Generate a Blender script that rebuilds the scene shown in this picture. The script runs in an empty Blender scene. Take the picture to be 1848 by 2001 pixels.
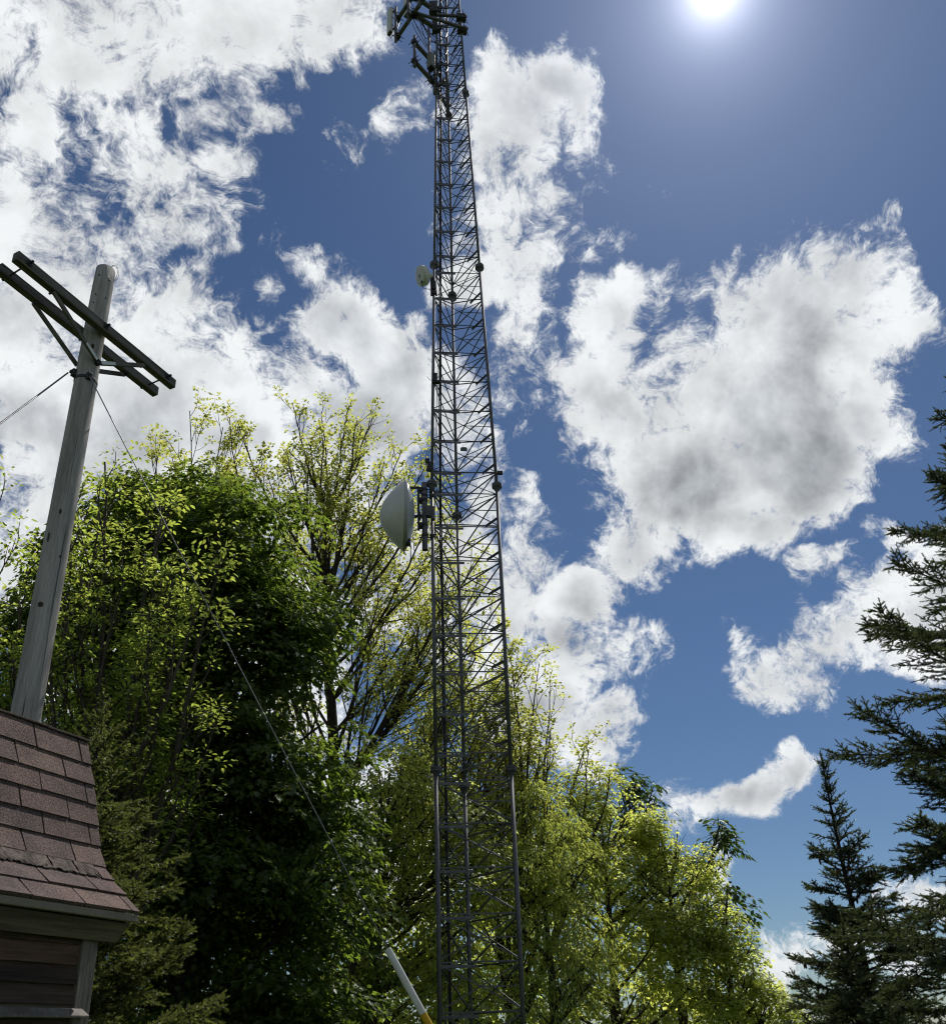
import bpy, math, random
import numpy as np
from mathutils import Vector, Matrix

S = bpy.context.scene
COL = S.collection
RAD = math.radians

# ------------------------------------------------------------------ camera
PITCH, ROLL, FPX = RAD(24.2), RAD(1.9), 1780.0
EYE = np.array([0.0, 0.0, 1.6])
_r0 = np.array([1.0, 0, 0]); _u0 = np.array([0, -math.sin(PITCH), math.cos(PITCH)])
FWD = np.array([0, math.cos(PITCH), math.sin(PITCH)])
RIGHT = _r0 * math.cos(ROLL) - _u0 * math.sin(ROLL)
UP = _u0 * math.cos(ROLL) + _r0 * math.sin(ROLL)
cam = bpy.data.cameras.new('camera')
cam.sensor_fit = 'HORIZONTAL'; cam.sensor_width = 36.0
cam.lens = 36.0 * FPX / 1848.0
cam.shift_y = 231.5 / 1848.0
cam.clip_start = 0.05; cam.clip_end = 5000.0
cam_ob = bpy.data.objects.new('camera', cam); COL.objects.link(cam_ob)
M = Matrix.Identity(4)
for i in range(3):
    M[i][0] = RIGHT[i]; M[i][1] = UP[i]; M[i][2] = -FWD[i]; M[i][3] = EYE[i]
cam_ob.matrix_world = M
S.camera = cam_ob

# ------------------------------------------------------------------ survey helpers (bearing + range -> world point)
def _ray(x, y):
    return RIGHT * (x - 924.0) / FPX + UP * (1232.0 - y) / FPX + FWD
def at_z(x, y, z):
    d = _ray(x, y); return EYE + d * (z - EYE[2]) / d[2]
def at_y(x, y, Y):
    d = _ray(x, y); return EYE + d * Y / d[1]

# ------------------------------------------------------------------ sun, sky and clouds
SUN = np.array([0.2302, 0.5004, 0.8346]); SUN /= np.linalg.norm(SUN)
SUN_EL = math.asin(SUN[2]); SUN_AZ = math.atan2(SUN[0], SUN[1])
sl = bpy.data.lights.new('sun', 'SUN'); sl.energy = 5.0; sl.angle = RAD(0.53); sl.color = (1.0, 0.955, 0.88)
so = bpy.data.objects.new('sun', sl); COL.objects.link(so)
so.rotation_euler = Vector(SUN).to_track_quat('Z', 'Y').to_euler()
so.location = (0, 0, 60)

S.view_settings.view_transform = 'Standard'; S.view_settings.look = 'None'
S.view_settings.exposure = 0.0; S.view_settings.gamma = 1.0
S.view_settings.use_curve_mapping = False
cy = S.cycles
cy.max_bounces = 7; cy.diffuse_bounces = 4; cy.glossy_bounces = 2; cy.transmission_bounces = 5; cy.transparent_max_bounces = 4
cy.caustics_reflective = False; cy.caustics_refractive = False
cy.use_denoising = True
try:
    cy.denoiser = 'OPENIMAGEDENOISE'; cy.denoising_input_passes = 'RGB_ALBEDO_NORMAL'; cy.denoising_prefilter = 'ACCURATE'
except Exception:
    pass
cy.sample_clamp_indirect = 6.0
cy.filter_width = 1.15
cy.use_adaptive_sampling = True; cy.adaptive_threshold = 0.015; cy.adaptive_min_samples = 10

W = bpy.data.worlds.new('World'); S.world = W; W.use_nodes = True
W.cycles.sampling_method = 'MANUAL'; W.cycles.sample_map_resolution = 512
nt = W.node_tree; nt.nodes.clear(); LK = nt.links.new
def nd(t, **k):
    n = nt.nodes.new(t)
    for a, v in k.items(): setattr(n, a, v)
    return n
def sock(n, i, v):
    if isinstance(v, bpy.types.NodeSocket): LK(v, n.inputs[i])
    elif v is not None: n.inputs[i].default_value = v
def mth(op, a, b=None, c=None, clamp=False):
    n = nd('ShaderNodeMath', operation=op, use_clamp=clamp)
    sock(n, 0, a); sock(n, 1, b); sock(n, 2, c); return n.outputs[0]
def vmt(op, a, b=None, scale=None):
    n = nd('ShaderNodeVectorMath', operation=op); sock(n, 0, a); sock(n, 1, b)
    if scale is not None: n.inputs['Scale'].default_value = scale
    return n.outputs['Value'] if op in ('DOT_PRODUCT', 'LENGTH') else n.outputs[0]
def smooth(v, a, b, lo=0.0, hi=1.0):
    n = nd('ShaderNodeMapRange', interpolation_type='SMOOTHSTEP'); sock(n, 0, v)
    for i, q in enumerate((a, b, lo, hi)): n.inputs[i + 1].default_value = q
    return n.outputs[0]
def mixc(f, a, b):
    n = nd('ShaderNodeMix', data_type='RGBA'); sock(n, 0, f)
    for i, v in ((6, a), (7, b)):
        if isinstance(v, bpy.types.NodeSocket): LK(v, n.inputs[i])
        else: n.inputs[i].default_value = (*v, 1)
    return n.outputs[2]
def noise(vec, scale, detail, rough, dist=0.0, lac=2.0):
    n = nd('ShaderNodeTexNoise'); LK(vec, n.inputs['Vector'])
    n.inputs['Scale'].default_value = scale; n.inputs['Detail'].default_value = detail
    n.inputs['Roughness'].default_value = rough; n.inputs['Distortion'].default_value = dist
    n.inputs['Lacunarity'].default_value = lac
    return n.outputs[0]
SKY_STRENGTH = 0.10
tc = nd('ShaderNodeTexCoord'); D = tc.outputs['Generated']
sky = nd('ShaderNodeTexSky', sky_type='NISHITA', sun_disc=False)
sky.sun_elevation = SUN_EL; sky.sun_rotation = SUN_AZ
sky.altitude = 200; sky.air_density = 1.0; sky.dust_density = 0.18; sky.ozone_density = 2.2
CLOUDS = [
    (-0.389, 0.418, 0.152, 0.088, -2, 1), (-0.231, 0.423, 0.117, 0.055, 12, 1), (-0.129, 0.431, 0.066, 0.039, 16, 0.9), (-0.167, 0.393, 0.041, 0.028, 26, 0.6), (-0.309, 0.298, 0.088, 0.092, -2, 1),
    (-0.249, 0.272, 0.044, 0.054, -2, 0.9), (-0.253, 0.344, 0.056, 0.043, 35, 0.8), (-0.455, 0.259, 0.089, 0.099, -2, 0.7), (-0.428, 0.178, 0.16, 0.092, -2, 1), (-0.324, 0.144, 0.102, 0.077, -2, 1),
    (-0.387, 0.062, 0.228, 0.09, -2, 1.2), (-0.264, 0.09, 0.07, 0.058, -2, 1), (-0.253, 0.031, 0.104, 0.059, -2, 1.1), (-0.471, -0.005, 0.11, 0.066, -2, 1), (-0.225, 0.11, 0.032, 0.031, -2, 0.5),
    (-0.368, 0.231, 0.096, 0.059, 26, 0.9), (-0.284, 0.397, 0.103, 0.055, 7, 0.9), (-0.191, 0.342, 0.031, 0.019, 21, 0.5), (-0.331, 0.337, 0.062, 0.052, -2, 0.8), (-0.429, 0.34, 0.057, 0.057, -2, 0.8),
    (-0.237, 0.227, 0.027, 0.02, 26, 0.5), (-0.419, -0.129, 0.214, 0.114, -2, 1), (-0.372, -0.339, 0.246, 0.154, -2, 0.9), (-0.211, -0.224, 0.092, 0.177, -2, 0.9), (-0.141, 0.194, 0.032, 0.04, -2, 0.7),
    (-0.153, 0.219, 0.016, 0.015, -2, 0.4), (-0.11, 0.127, 0.075, 0.052, -2, 1), (-0.081, 0.074, 0.076, 0.063, -2, 1.1), (-0.121, 0.032, 0.104, 0.059, -2, 1.2), (-0.062, 0.13, 0.038, 0.031, -2, 0.7),
    (-0.19, 0.18, 0.016, 0.025, -2, 0.4), (-0.005, 0.045, 0.049, 0.064, -2, 1.1), (-0.189, 0.077, 0.049, 0.047, -2, 0.8), (0.025, -0.038, 0.033, 0.049, -2, 0.8), (-0.175, -0.042, 0.144, 0.061, -2, 1),
    (0.106, 0.366, 0.041, 0.042, -20, 1), (0.067, 0.325, 0.062, 0.062, -2, 1.1), (0.054, 0.248, 0.055, 0.069, -2, 1.1), (0.085, 0.202, 0.032, 0.035, -2, 0.8), (0.134, 0.294, 0.031, 0.043, -2, 0.55),
    (0.024, 0.288, 0.042, 0.092, -2, 1), (0.079, 0.141, 0.013, 0.023, -2, 0.5), (0.144, 0.337, 0.018, 0.033, -2, 0.7), (0.068, 0.167, 0.032, 0.025, -2, 0.6), (0.015, 0.184, 0.032, 0.03, -2, 0.7),
    (0.104, 0.38, 0.031, 0.028, -2, 0.9), (0.124, 0.347, 0.036, 0.043, -2, 1), (0.036, 0.349, 0.036, 0.057, -2, 0.9), (0.096, 0.241, 0.032, 0.044, -2, 0.7), (0.421, 0.166, 0.062, 0.079, 18, 1.1),
    (0.457, 0.098, 0.054, 0.052, -2, 1), (0.353, 0.133, 0.078, 0.086, 28, 1.2), (0.312, 0.061, 0.118, 0.103, 18, 1.4), (0.17, 0.128, 0.043, 0.044, -2, 1), (0.167, 0.05, 0.085, 0.074, -2, 1.2),
    (0.231, -0.033, 0.116, 0.083, 8, 1.3), (0.358, -0.016, 0.083, 0.076, -2, 1.2), (0.175, -0.109, 0.062, 0.048, -2, 0.9), (0.299, -0.091, 0.072, 0.046, 18, 0.9), (0.428, 0.031, 0.061, 0.059, -2, 1),
    (0.448, 0.221, 0.025, 0.034, 28, 0.8), (0.241, 0.063, 0.082, 0.063, -2, 1.1), (0.372, 0.203, 0.03, 0.032, 38, 0.7), (0.477, 0.118, 0.027, 0.031, -2, 0.6), (0.229, 0.106, 0.06, 0.042, -2, 0.9),
    (0.207, 0.137, 0.027, 0.021, -2, 0.5), (0.277, 0.135, 0.047, 0.047, 18, 0.9), (0.398, 0.09, 0.082, 0.068, -2, 1.1), (0.321, 0.103, 0.105, 0.081, 28, 1.1), (0.064, -0.044, 0.033, 0.036, -2, 1),
    (0.065, -0.106, 0.042, 0.073, -2, 1.1), (0.107, -0.158, 0.054, 0.046, -2, 1.1), (0.095, -0.216, 0.057, 0.038, -2, 0.9), (0.149, -0.29, 0.044, 0.042, -2, 0.9), (0.116, -0.331, 0.07, 0.049, -2, 1),
    (0.065, -0.281, 0.07, 0.072, -2, 1), (0.033, -0.173, 0.057, 0.098, -2, 1.1), (-0.04, -0.142, 0.113, 0.114, -2, 1), (0.152, -0.224, 0.029, 0.024, -2, 0.5), (0.366, -0.237, 0.074, 0.051, 8, 1),
    (0.417, -0.227, 0.107, 0.06, 19, 1.1), (0.444, -0.199, 0.084, 0.063, 24, 1.1), (0.518, -0.184, 0.08, 0.076, -2, 1.2), (0.317, -0.262, 0.035, 0.027, -2, 0.7), (0.39, -0.271, 0.047, 0.027, -2, 0.8),
    (0.493, -0.242, 0.087, 0.036, -2, 1), (0.301, -0.211, 0.017, 0.015, -2, 0.4), (0.294, -0.405, 0.074, 0.032, 19, 0.95), (0.358, -0.37, 0.023, 0.032, 30, 0.75), (0.253, -0.417, 0.024, 0.016, -2, 0.5),
    (0.29, -0.488, 0.025, 0.039, -2, 0.9), (0.272, -0.513, 0.036, 0.052, -2, 0.9), (0.521, -0.529, 0.067, 0.033, -2, 0.8), (0.452, -0.593, 0.086, 0.04, -2, 0.8), (0.341, -0.609, 0.056, 0.061, -2, 0.8),
    (0.539, -0.616, 0.087, 0.041, -2, 0.8), (-0.114, -0.474, 0.156, 0.129, -2, 0.9), (-0.063, 0.333, 0.011, 0.029, -16, 0.15), (-0.035, 0.255, 0.009, 0.01, -2, 0.23), (0.159, 0.2, 0.029, 0.016, 17, 0.25),
    (0.202, 0.258, 0.013, 0.006, -2, 0.18), (0.388, -0.135, 0.022, 0.01, 8, 0.23), (0.294, -0.128, 0.015, 0.01, -2, 0.18), (0.201, -0.238, 0.023, 0.024, -2, 0.25), (0.455, -0.122, 0.014, 0.029, 29, 0.33),
    (-0.084, 0.31, 0.041, 0.01, 26, 0.13), (-0.178, 0.24, 0.016, 0.015, -2, 0.12), (0.276, 0.201, 0.009, 0.009, -2, 0.18), (0.067, 0.1, 0.032, 0.042, -2, 0.25), (0.05, 0.059, 0.044, 0.032, -2, 0.25),
    (-0.105, 0.306, 0.031, 0.014, -2, 0.12), (0.245, 0.167, 0.041, 0.016, 27, 0.23), (0.228, -0.391, 0.024, 0.009, 9, 0.13), (-0.378, 0.334, 0.025, 0.065, -26, -0.55), (-0.417, 0.396, 0.022, 0.038, -16, -0.5),
    (-0.284, 0.34, 0.014, 0.04, -26, -0.6), (-0.245, 0.31, 0.016, 0.024, -2, -0.2), (-0.366, 0.256, 0.026, 0.022, -2, -0.4), (-0.422, 0.267, 0.026, 0.029, -2, -0.35), (-0.197, 0.399, 0.026, 0.009, 16, -0.2),
    (-0.251, 0.247, 0.016, 0.025, -2, -0.25), (-0.341, 0.185, 0.042, 0.02, -2, -0.3), (0.475, 0.159, 0.013, 0.031, -2, -0.3), (0.494, 0.199, 0.032, 0.05, -2, -1.0), (0.387, 0.074, 0.024, 0.038, 13, -0.4),
    (-0.39, 0.32, 0.018, 0.054, -16, -0.4), (-0.281, 0.347, 0.014, 0.028, -2, -0.6), (-0.417, 0.437, 0.03, 0.018, -2, -0.4), (-0.371, 0.251, 0.031, 0.025, -2, -0.35), (0.377, 0.069, 0.022, 0.032, -2, -0.25),
    (0.232, -0.123, 0.023, 0.017, -2, -0.4), (-0.302, 0.212, 0.032, 0.015, 17, -0.4), (-0.328, 0.37, 0.026, 0.014, -2, -0.3), (-0.443, 0.35, 0.021, 0.024, -2, -0.4),
]
# every cloud: bearing on a sky chart whose pole is due north at 35 degrees up (east, up, half-length, half-height, tilt, weight)
T0 = RAD(35)
C0 = np.array([0, math.cos(T0), math.sin(T0)]); E1 = np.array([1.0, 0, 0]); E2 = np.array([0, -math.sin(T0), math.cos(T0)])
den = vmt('DOT_PRODUCT', D, tuple(C0))
cmb = nd('ShaderNodeCombineXYZ')
dsafe = mth('MAXIMUM', den, 0.05)
LK(mth('DIVIDE', vmt('DOT_PRODUCT', D, tuple(E1)), dsafe), cmb.inputs[0])
LK(mth('DIVIDE', vmt('DOT_PRODUCT', D, tuple(E2)), dsafe), cmb.inputs[1])
cmb.inputs[2].default_value = 1.0
# ragged outlines: bend the chart a little before measuring
warp = nd('ShaderNodeTexNoise'); LK(D, warp.inputs['Vector']); warp.inputs['Scale'].default_value = 11; warp.inputs['Detail'].default_value = 4
wv = vmt('MULTIPLY', vmt('SUBTRACT', warp.outputs['Color'], (0.5, 0.5, 0.5)), (0.12, 0.12, 0.0))
CH = vmt('ADD', cmb.outputs[0], wv)
CHARTS = {}
def chart(rot):
    if rot not in CHARTS:
        if rot == 0: CHARTS[0] = CH
        else:
            c, s = math.cos(RAD(rot)), math.sin(RAD(rot)); q = nd('ShaderNodeCombineXYZ')
            LK(vmt('DOT_PRODUCT', CH, (c, s, 0)), q.inputs[0]); LK(vmt('DOT_PRODUCT', CH, (-s, c, 0)), q.inputs[1]); q.inputs[2].default_value = 1.0
            CHARTS[rot] = q.outputs[0]
    return CHARTS[rot]
field = None; holes = None
for u, v, ru, rv, rot, w in CLOUDS:
    rot = min((-20, 0, 17, 35), key=lambda r: abs(r - rot))
    c, s = math.cos(RAD(rot)), math.sin(RAD(rot)); k = math.sqrt(abs(w)); cu, cv = c * u + s * v, -s * u + c * v
    n = nd('ShaderNodeVectorMath', operation='MULTIPLY_ADD'); LK(chart(rot), n.inputs[0])
    n.inputs[1].default_value = (k / ru, k / rv, 0); n.inputs[2].default_value = (-cu * k / ru, -cv * k / rv, math.sqrt(2 - abs(w)))
    val = vmt('DOT_PRODUCT', n.outputs[0], n.outputs[0])
    if w > 0: field = val if field is None else mth('SMOOTH_MIN', field, val, 0.35)
    else: holes = val if holes is None else mth('MINIMUM', holes, val)
field = mth('SUBTRACT', mth('SUBTRACT', 2.0, field), mth('MAXIMUM', mth('SUBTRACT', 2.0, holes), 0.0))
# behind the camera: plain broken cumulus
nb = noise(D, 2.6, 5, 0.55)
field_b = mth('MULTIPLY', mth('SUBTRACT', nb, 0.50), 5.0)
front = smooth(den, 0.45, 0.62)
field = mth('ADD', mth('MULTIPLY', mth('MAXIMUM', field, -1.2), front), mth('MULTIPLY', field_b, mth('SUBTRACT', 1.0, front)))
stretch = vmt('MULTIPLY', D, (1.0, 1.0, 0.9))
n1 = noise(stretch, 9.0, 12, 0.62, 0.15, 2.1)
n2 = noise(vmt('ADD', stretch, tuple(SUN * 0.030 + np.array([0, 0, 0.008]))), 9.0, 4, 0.52, 0.15, 2.1)
n3 = noise(vmt('ADD', D, wv), 40.0, 9, 0.74, 0.25)
n4 = noise(D, 4.2, 3, 0.5)
dens = mth('ADD', field, mth('MULTIPLY', mth('SUBTRACT', n1, 0.52), 4.0))
dens = mth('ADD', dens, mth('MULTIPLY', mth('SUBTRACT', n3, 0.5), 3.0))
alpha = mth('POWER', smooth(dens, -0.28, 0.72), 1.25)
thick = mth('ADD', mth('MULTIPLY', field, 0.75), mth('ADD', mth('MULTIPLY', mth('SUBTRACT', n4, 0.5), 2.0), mth('MULTIPLY', mth('SUBTRACT', n2, 0.5), 1.2)))
grey = smooth(thick, 0.45, 1.45)
relief = mth('MULTIPLY', mth('SUBTRACT', n1, n2), 1.05)
rim = mth('SUBTRACT', 1.0, smooth(dens, 0.1, 1.3))
lum = mth('ADD', mth('ADD', mth('SUBTRACT', 0.77, mth('MULTIPLY', grey, 0.36)), relief), mth('MULTIPLY', rim, 0.13))
lum = mth('ADD', lum, mth('MULTIPLY', mth('SUBTRACT', n3, 0.5), 0.16))
lum = mth('MINIMUM', mth('MAXIMUM', lum, 0.34), 0.94)
tint = mixc(grey, (0.96, 0.985, 1.0), (0.88, 0.935, 1.0))
sc_ = nd('ShaderNodeVectorMath', operation='SCALE'); LK(tint, sc_.inputs[0])
LK(mth('MULTIPLY', lum, 1.0 / SKY_STRENGTH), sc_.inputs['Scale']); cloud_col = sc_.outputs[0]
# clear sky: the Nishita sky, deepened a little towards the photo's polarised blue
hsv = nd('ShaderNodeHueSaturation'); LK(sky.outputs[0], hsv.inputs['Color'])
hsv.inputs['Hue'].default_value = 0.5; hsv.inputs['Saturation'].default_value = 1.0; hsv.inputs['Value'].default_value = 1.0
skyc = vmt('MULTIPLY', hsv.outputs[0], (0.40, 0.475, 0.56))
# bright air right round the sun
sd = mth('MAXIMUM', vmt('DOT_PRODUCT', D, tuple(SUN)), 0.0)
def glow(power, amount, col):
    g = nd('ShaderNodeVectorMath', operation='SCALE'); g.inputs[0].default_value = col
    LK(mth('MULTIPLY', mth('POWER', sd, power), amount / SKY_STRENGTH), g.inputs['Scale']); return g.outputs[0]
hs_ = vmt('ADD', vmt('ADD', glow(18000.0, 2.4, (1, 1, 1)), glow(2400.0, 0.85, (0.93, 0.93, 1.0))), vmt('ADD', glow(420.0, 0.36, (0.74, 0.78, 1.0)), glow(45.0, 0.12, (0.62, 0.72, 1.0))))
final = vmt('ADD', mixc(alpha, skyc, cloud_col), hs_)
bg = nd('ShaderNodeBackground'); LK(final, bg.inputs[0]); bg.inputs[1].default_value = SKY_STRENGTH
wo = nd('ShaderNodeOutputWorld'); LK(bg.outputs[0], wo.inputs[0])

# ------------------------------------------------------------------ materials
def mat(name, base, rough=0.6, metal=0.0, var=0.25, scale=6.0, bump=0.15, grain=None, dark=None, spec=0.4, fine=60.0, crack=0.0, span=.25):
    """procedural surface: two noises vary the colour, a third gives relief; grain=(direction) stretches them along it"""
    m = bpy.data.materials.new(name); m.use_nodes = True; t = m.node_tree; t.nodes.clear(); L = t.links.new
    out = t.nodes.new('ShaderNodeOutputMaterial'); b = t.nodes.new('ShaderNodeBsdfPrincipled'); L(b.outputs[0], out.inputs[0])
    c = t.nodes.new('ShaderNodeTexCoord'); vec = c.outputs['Object']
    if grain is not None:
        g = Vector(grain).normalized(); q = g.rotation_difference(Vector((1, 0, 0))).to_euler()
        mp = t.nodes.new('ShaderNodeMapping'); mp.vector_type = 'POINT'; mp.inputs['Rotation'].default_value = q
        L(vec, mp.inputs[0]); m2 = t.nodes.new('ShaderNodeVectorMath'); m2.operation = 'MULTIPLY'; L(mp.outputs[0], m2.inputs[0]); m2.inputs[1].default_value = (0.06, 1, 1); vec = m2.outputs[0]
    def nz(s, d, r=0.6):
        n = t.nodes.new('ShaderNodeTexNoise'); n.inputs['Scale'].default_value = s; n.inputs['Detail'].default_value = d; n.inputs['Roughness'].default_value = r; L(vec, n.inputs['Vector']); return n.outputs[0]
    a = nz(scale, 5); f = nz(fine, 3, 0.7)
    r1 = t.nodes.new('ShaderNodeMapRange'); L(a, r1.inputs[0]); r1.inputs[1].default_value = 0.3; r1.inputs[2].default_value = 0.7
    mx = t.nodes.new('ShaderNodeMix'); mx.data_type = 'RGBA'; L(r1.outputs[0], mx.inputs[0])
    base = np.array(base); lo = np.array(dark) if dark is not None else base * (1 - var)
    mx.inputs[6].default_value = (*lo, 1); mx.inputs[7].default_value = (*np.minimum(base * (1 + var * 0.6), 0.9), 1)
    r2 = t.nodes.new('ShaderNodeMapRange'); L(f, r2.inputs[0]); r2.inputs[1].default_value = 0.5 - span; r2.inputs[2].default_value = 0.5 + span; r2.inputs[3].default_value = 1 - var; r2.inputs[4].default_value = 1 + var
    m3 = t.nodes.new('ShaderNodeVectorMath'); m3.operation = 'SCALE'; L(mx.outputs[2], m3.inputs[0]); L(r2.outputs[0], m3.inputs['Scale'])
    col = m3.outputs[0]
    if crack:      # drying checks: thin dark lines along the grain
        ck = t.nodes.new('ShaderNodeVectorMath'); ck.operation = 'MULTIPLY'; L(vec, ck.inputs[0]); ck.inputs[1].default_value = (.35, 1, 1)
        cn = t.nodes.new('ShaderNodeTexNoise'); cn.inputs['Scale'].default_value = 34; cn.inputs['Detail'].default_value = 4; L(ck.outputs[0], cn.inputs['Vector'])
        cr = t.nodes.new('ShaderNodeMapRange'); L(cn.outputs[0], cr.inputs[0]); cr.inputs[1].default_value = .60; cr.inputs[2].default_value = .70; cr.inputs[3].default_value = 1; cr.inputs[4].default_value = 1 - crack
        c2 = t.nodes.new('ShaderNodeVectorMath'); c2.operation = 'SCALE'; L(col, c2.inputs[0]); L(cr.outputs[0], c2.inputs['Scale']); col = c2.outputs[0]
    L(col, b.inputs['Base Color'])
    b.inputs['Roughness'].default_value = rough; b.inputs['Metallic'].default_value = metal; b.inputs['Specular IOR Level'].default_value = spec
    if bump:
        bp = t.nodes.new('ShaderNodeBump'); bp.inputs['Strength'].default_value = bump; bp.inputs['Distance'].default_value = 0.01
        L(f, bp.inputs['Height']); L(bp.outputs[0], b.inputs['Normal'])
    return m

def leaf_mat(name, base, trans, hue=0.03, val=0.45, gloss=0.06, mixf=0.5):
    """thin leaf: reflects base, lets trans through, each leaf its own shade"""
    m = bpy.data.materials.new(name); m.use_nodes = True; t = m.node_tree; t.nodes.clear(); L = t.links.new
    out = t.nodes.new('ShaderNodeOutputMaterial'); g = t.nodes.new('ShaderNodeNewGeometry'); rnd = g.outputs['Random Per Island']
    def tinted(c):
        h = t.nodes.new('ShaderNodeHueSaturation'); h.inputs['Color'].default_value = (*c, 1)
        r = t.nodes.new('ShaderNodeMapRange'); L(rnd, r.inputs[0]); r.inputs[3].default_value = 0.5 - hue; r.inputs[4].default_value = 0.5 + hue * 0.6; L(r.outputs[0], h.inputs['Hue'])
        k = t.nodes.new('ShaderNodeMath'); k.operation = 'MULTIPLY'; L(rnd, k.inputs[0]); k.inputs[1].default_value = 7.31
        fr = t.nodes.new('ShaderNodeMath'); fr.operation = 'FRACT'; L(k.outputs[0], fr.inputs[0])
        v = t.nodes.new('ShaderNodeMapRange'); L(fr.outputs[0], v.inputs[0]); v.inputs[3].default_value = 1 - val; v.inputs[4].default_value = 1 + val; L(v.outputs[0], h.inputs['Value'])
        return h.outputs[0]
    d = t.nodes.new('ShaderNodeBsdfDiffuse'); L(tinted(base), d.inputs[0])
    tr = t.nodes.new('ShaderNodeBsdfTranslucent'); L(tinted(trans), tr.inputs[0])
    mx = t.nodes.new('ShaderNodeMixShader'); mx.inputs[0].default_value = mixf; L(d.outputs[0], mx.inputs[1]); L(tr.outputs[0], mx.inputs[2])
    gl = t.nodes.new('ShaderNodeBsdfGlossy'); gl.inputs['Roughness'].default_value = 0.42; gl.inputs[0].default_value = (0.8, 0.85, 0.8, 1)
    m2 = t.nodes.new('ShaderNodeMixShader'); m2.inputs[0].default_value = gloss; L(mx.outputs[0], m2.inputs[1]); L(gl.outputs[0], m2.inputs[2])
    L(m2.outputs[0], out.inputs[0]); return m

MT = {}
MT['galv'] = mat('galvanised_steel', (0.115, 0.112, 0.135), 0.68, 0.2, 0.25, 5, 0.05)
MT['galv_low'] = mat('sunlit_look_galvanised_steel', (0.11, 0.113, 0.122), 0.5, 0.35, 0.3, 7, 0.08)  # same steel as galv; this copy puts a sunlit look into the lower sections
MT['panel_dim'] = mat('dull_antenna_shell', (0.16, 0.165, 0.15), 0.6, 0, 0.15, 4, 0.02)
MT['galv_dull'] = mat('dull_galvanised_steel', (0.095, 0.095, 0.105), 0.7, 0.2, 0.3, 8, 0.08)
MT['iron'] = mat('dark_hardware', (0.03, 0.03, 0.034), 0.6, 0.2, 0.3, 14, 0.1)
MT['cable'] = mat('black_cable_jacket', (0.014, 0.014, 0.016), 0.5, 0, 0.2, 10, 0)
MT['radome'] = mat('radome_shell', (0.52, 0.52, 0.49), 0.45, 0, 0.07, 2.5, 0.02, fine=18)
MT['dish_back'] = mat('dish_back_shell', (0.40, 0.42, 0.44), 0.4, 0.1, 0.08, 3, 0.02, fine=18)
MT['panel'] = mat('antenna_shell', (0.55, 0.55, 0.52), 0.5, 0, 0.08, 3, 0.02)
MT['pole'] = mat('weathered_pole_wood', (0.33, 0.315, 0.30), 0.85, 0, 0.28, 9, 0.5, grain=(0, 0, 1), dark=(0.17, 0.16, 0.15), fine=75, spec=0.2, crack=.75)
MT['arm'] = mat('weathered_crossarm_wood', (0.15, 0.14, 0.125), 0.85, 0, 0.35, 10, 0.5, grain=(0.425, 0.905, 0), dark=(0.05, 0.045, 0.04), fine=90, spec=0.2, crack=.7)
MT['wire'] = mat('steel_strand', (0.20, 0.20, 0.21), 0.5, 0.6, 0.3, 60, 0.2)
MT['guard'] = mat('guy_guard_plastic', (0.62, 0.63, 0.62), 0.45, 0, 0.08, 5, 0.02)
MT['guard_y'] = mat('yellow_guard_plastic', (0.60, 0.36, 0.02), 0.45, 0, 0.1, 5, 0.02)
MT['bark'] = mat('grey_brown_bark', (0.075, 0.062, 0.052), 0.9, 0, 0.35, 9, 0.6, grain=(0, 0, 1), dark=(0.03, 0.026, 0.022), fine=50, spec=0.15)
MT['bark_dark'] = mat('dark_bark', (0.05, 0.04, 0.034), 0.9, 0, 0.35, 9, 0.6, grain=(0, 0, 1), fine=50, spec=0.15)
MT['cone'] = mat('spruce_cone_brown', (0.10, 0.05, 0.028), 0.7, 0, 0.35, 40, 0.3)

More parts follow.
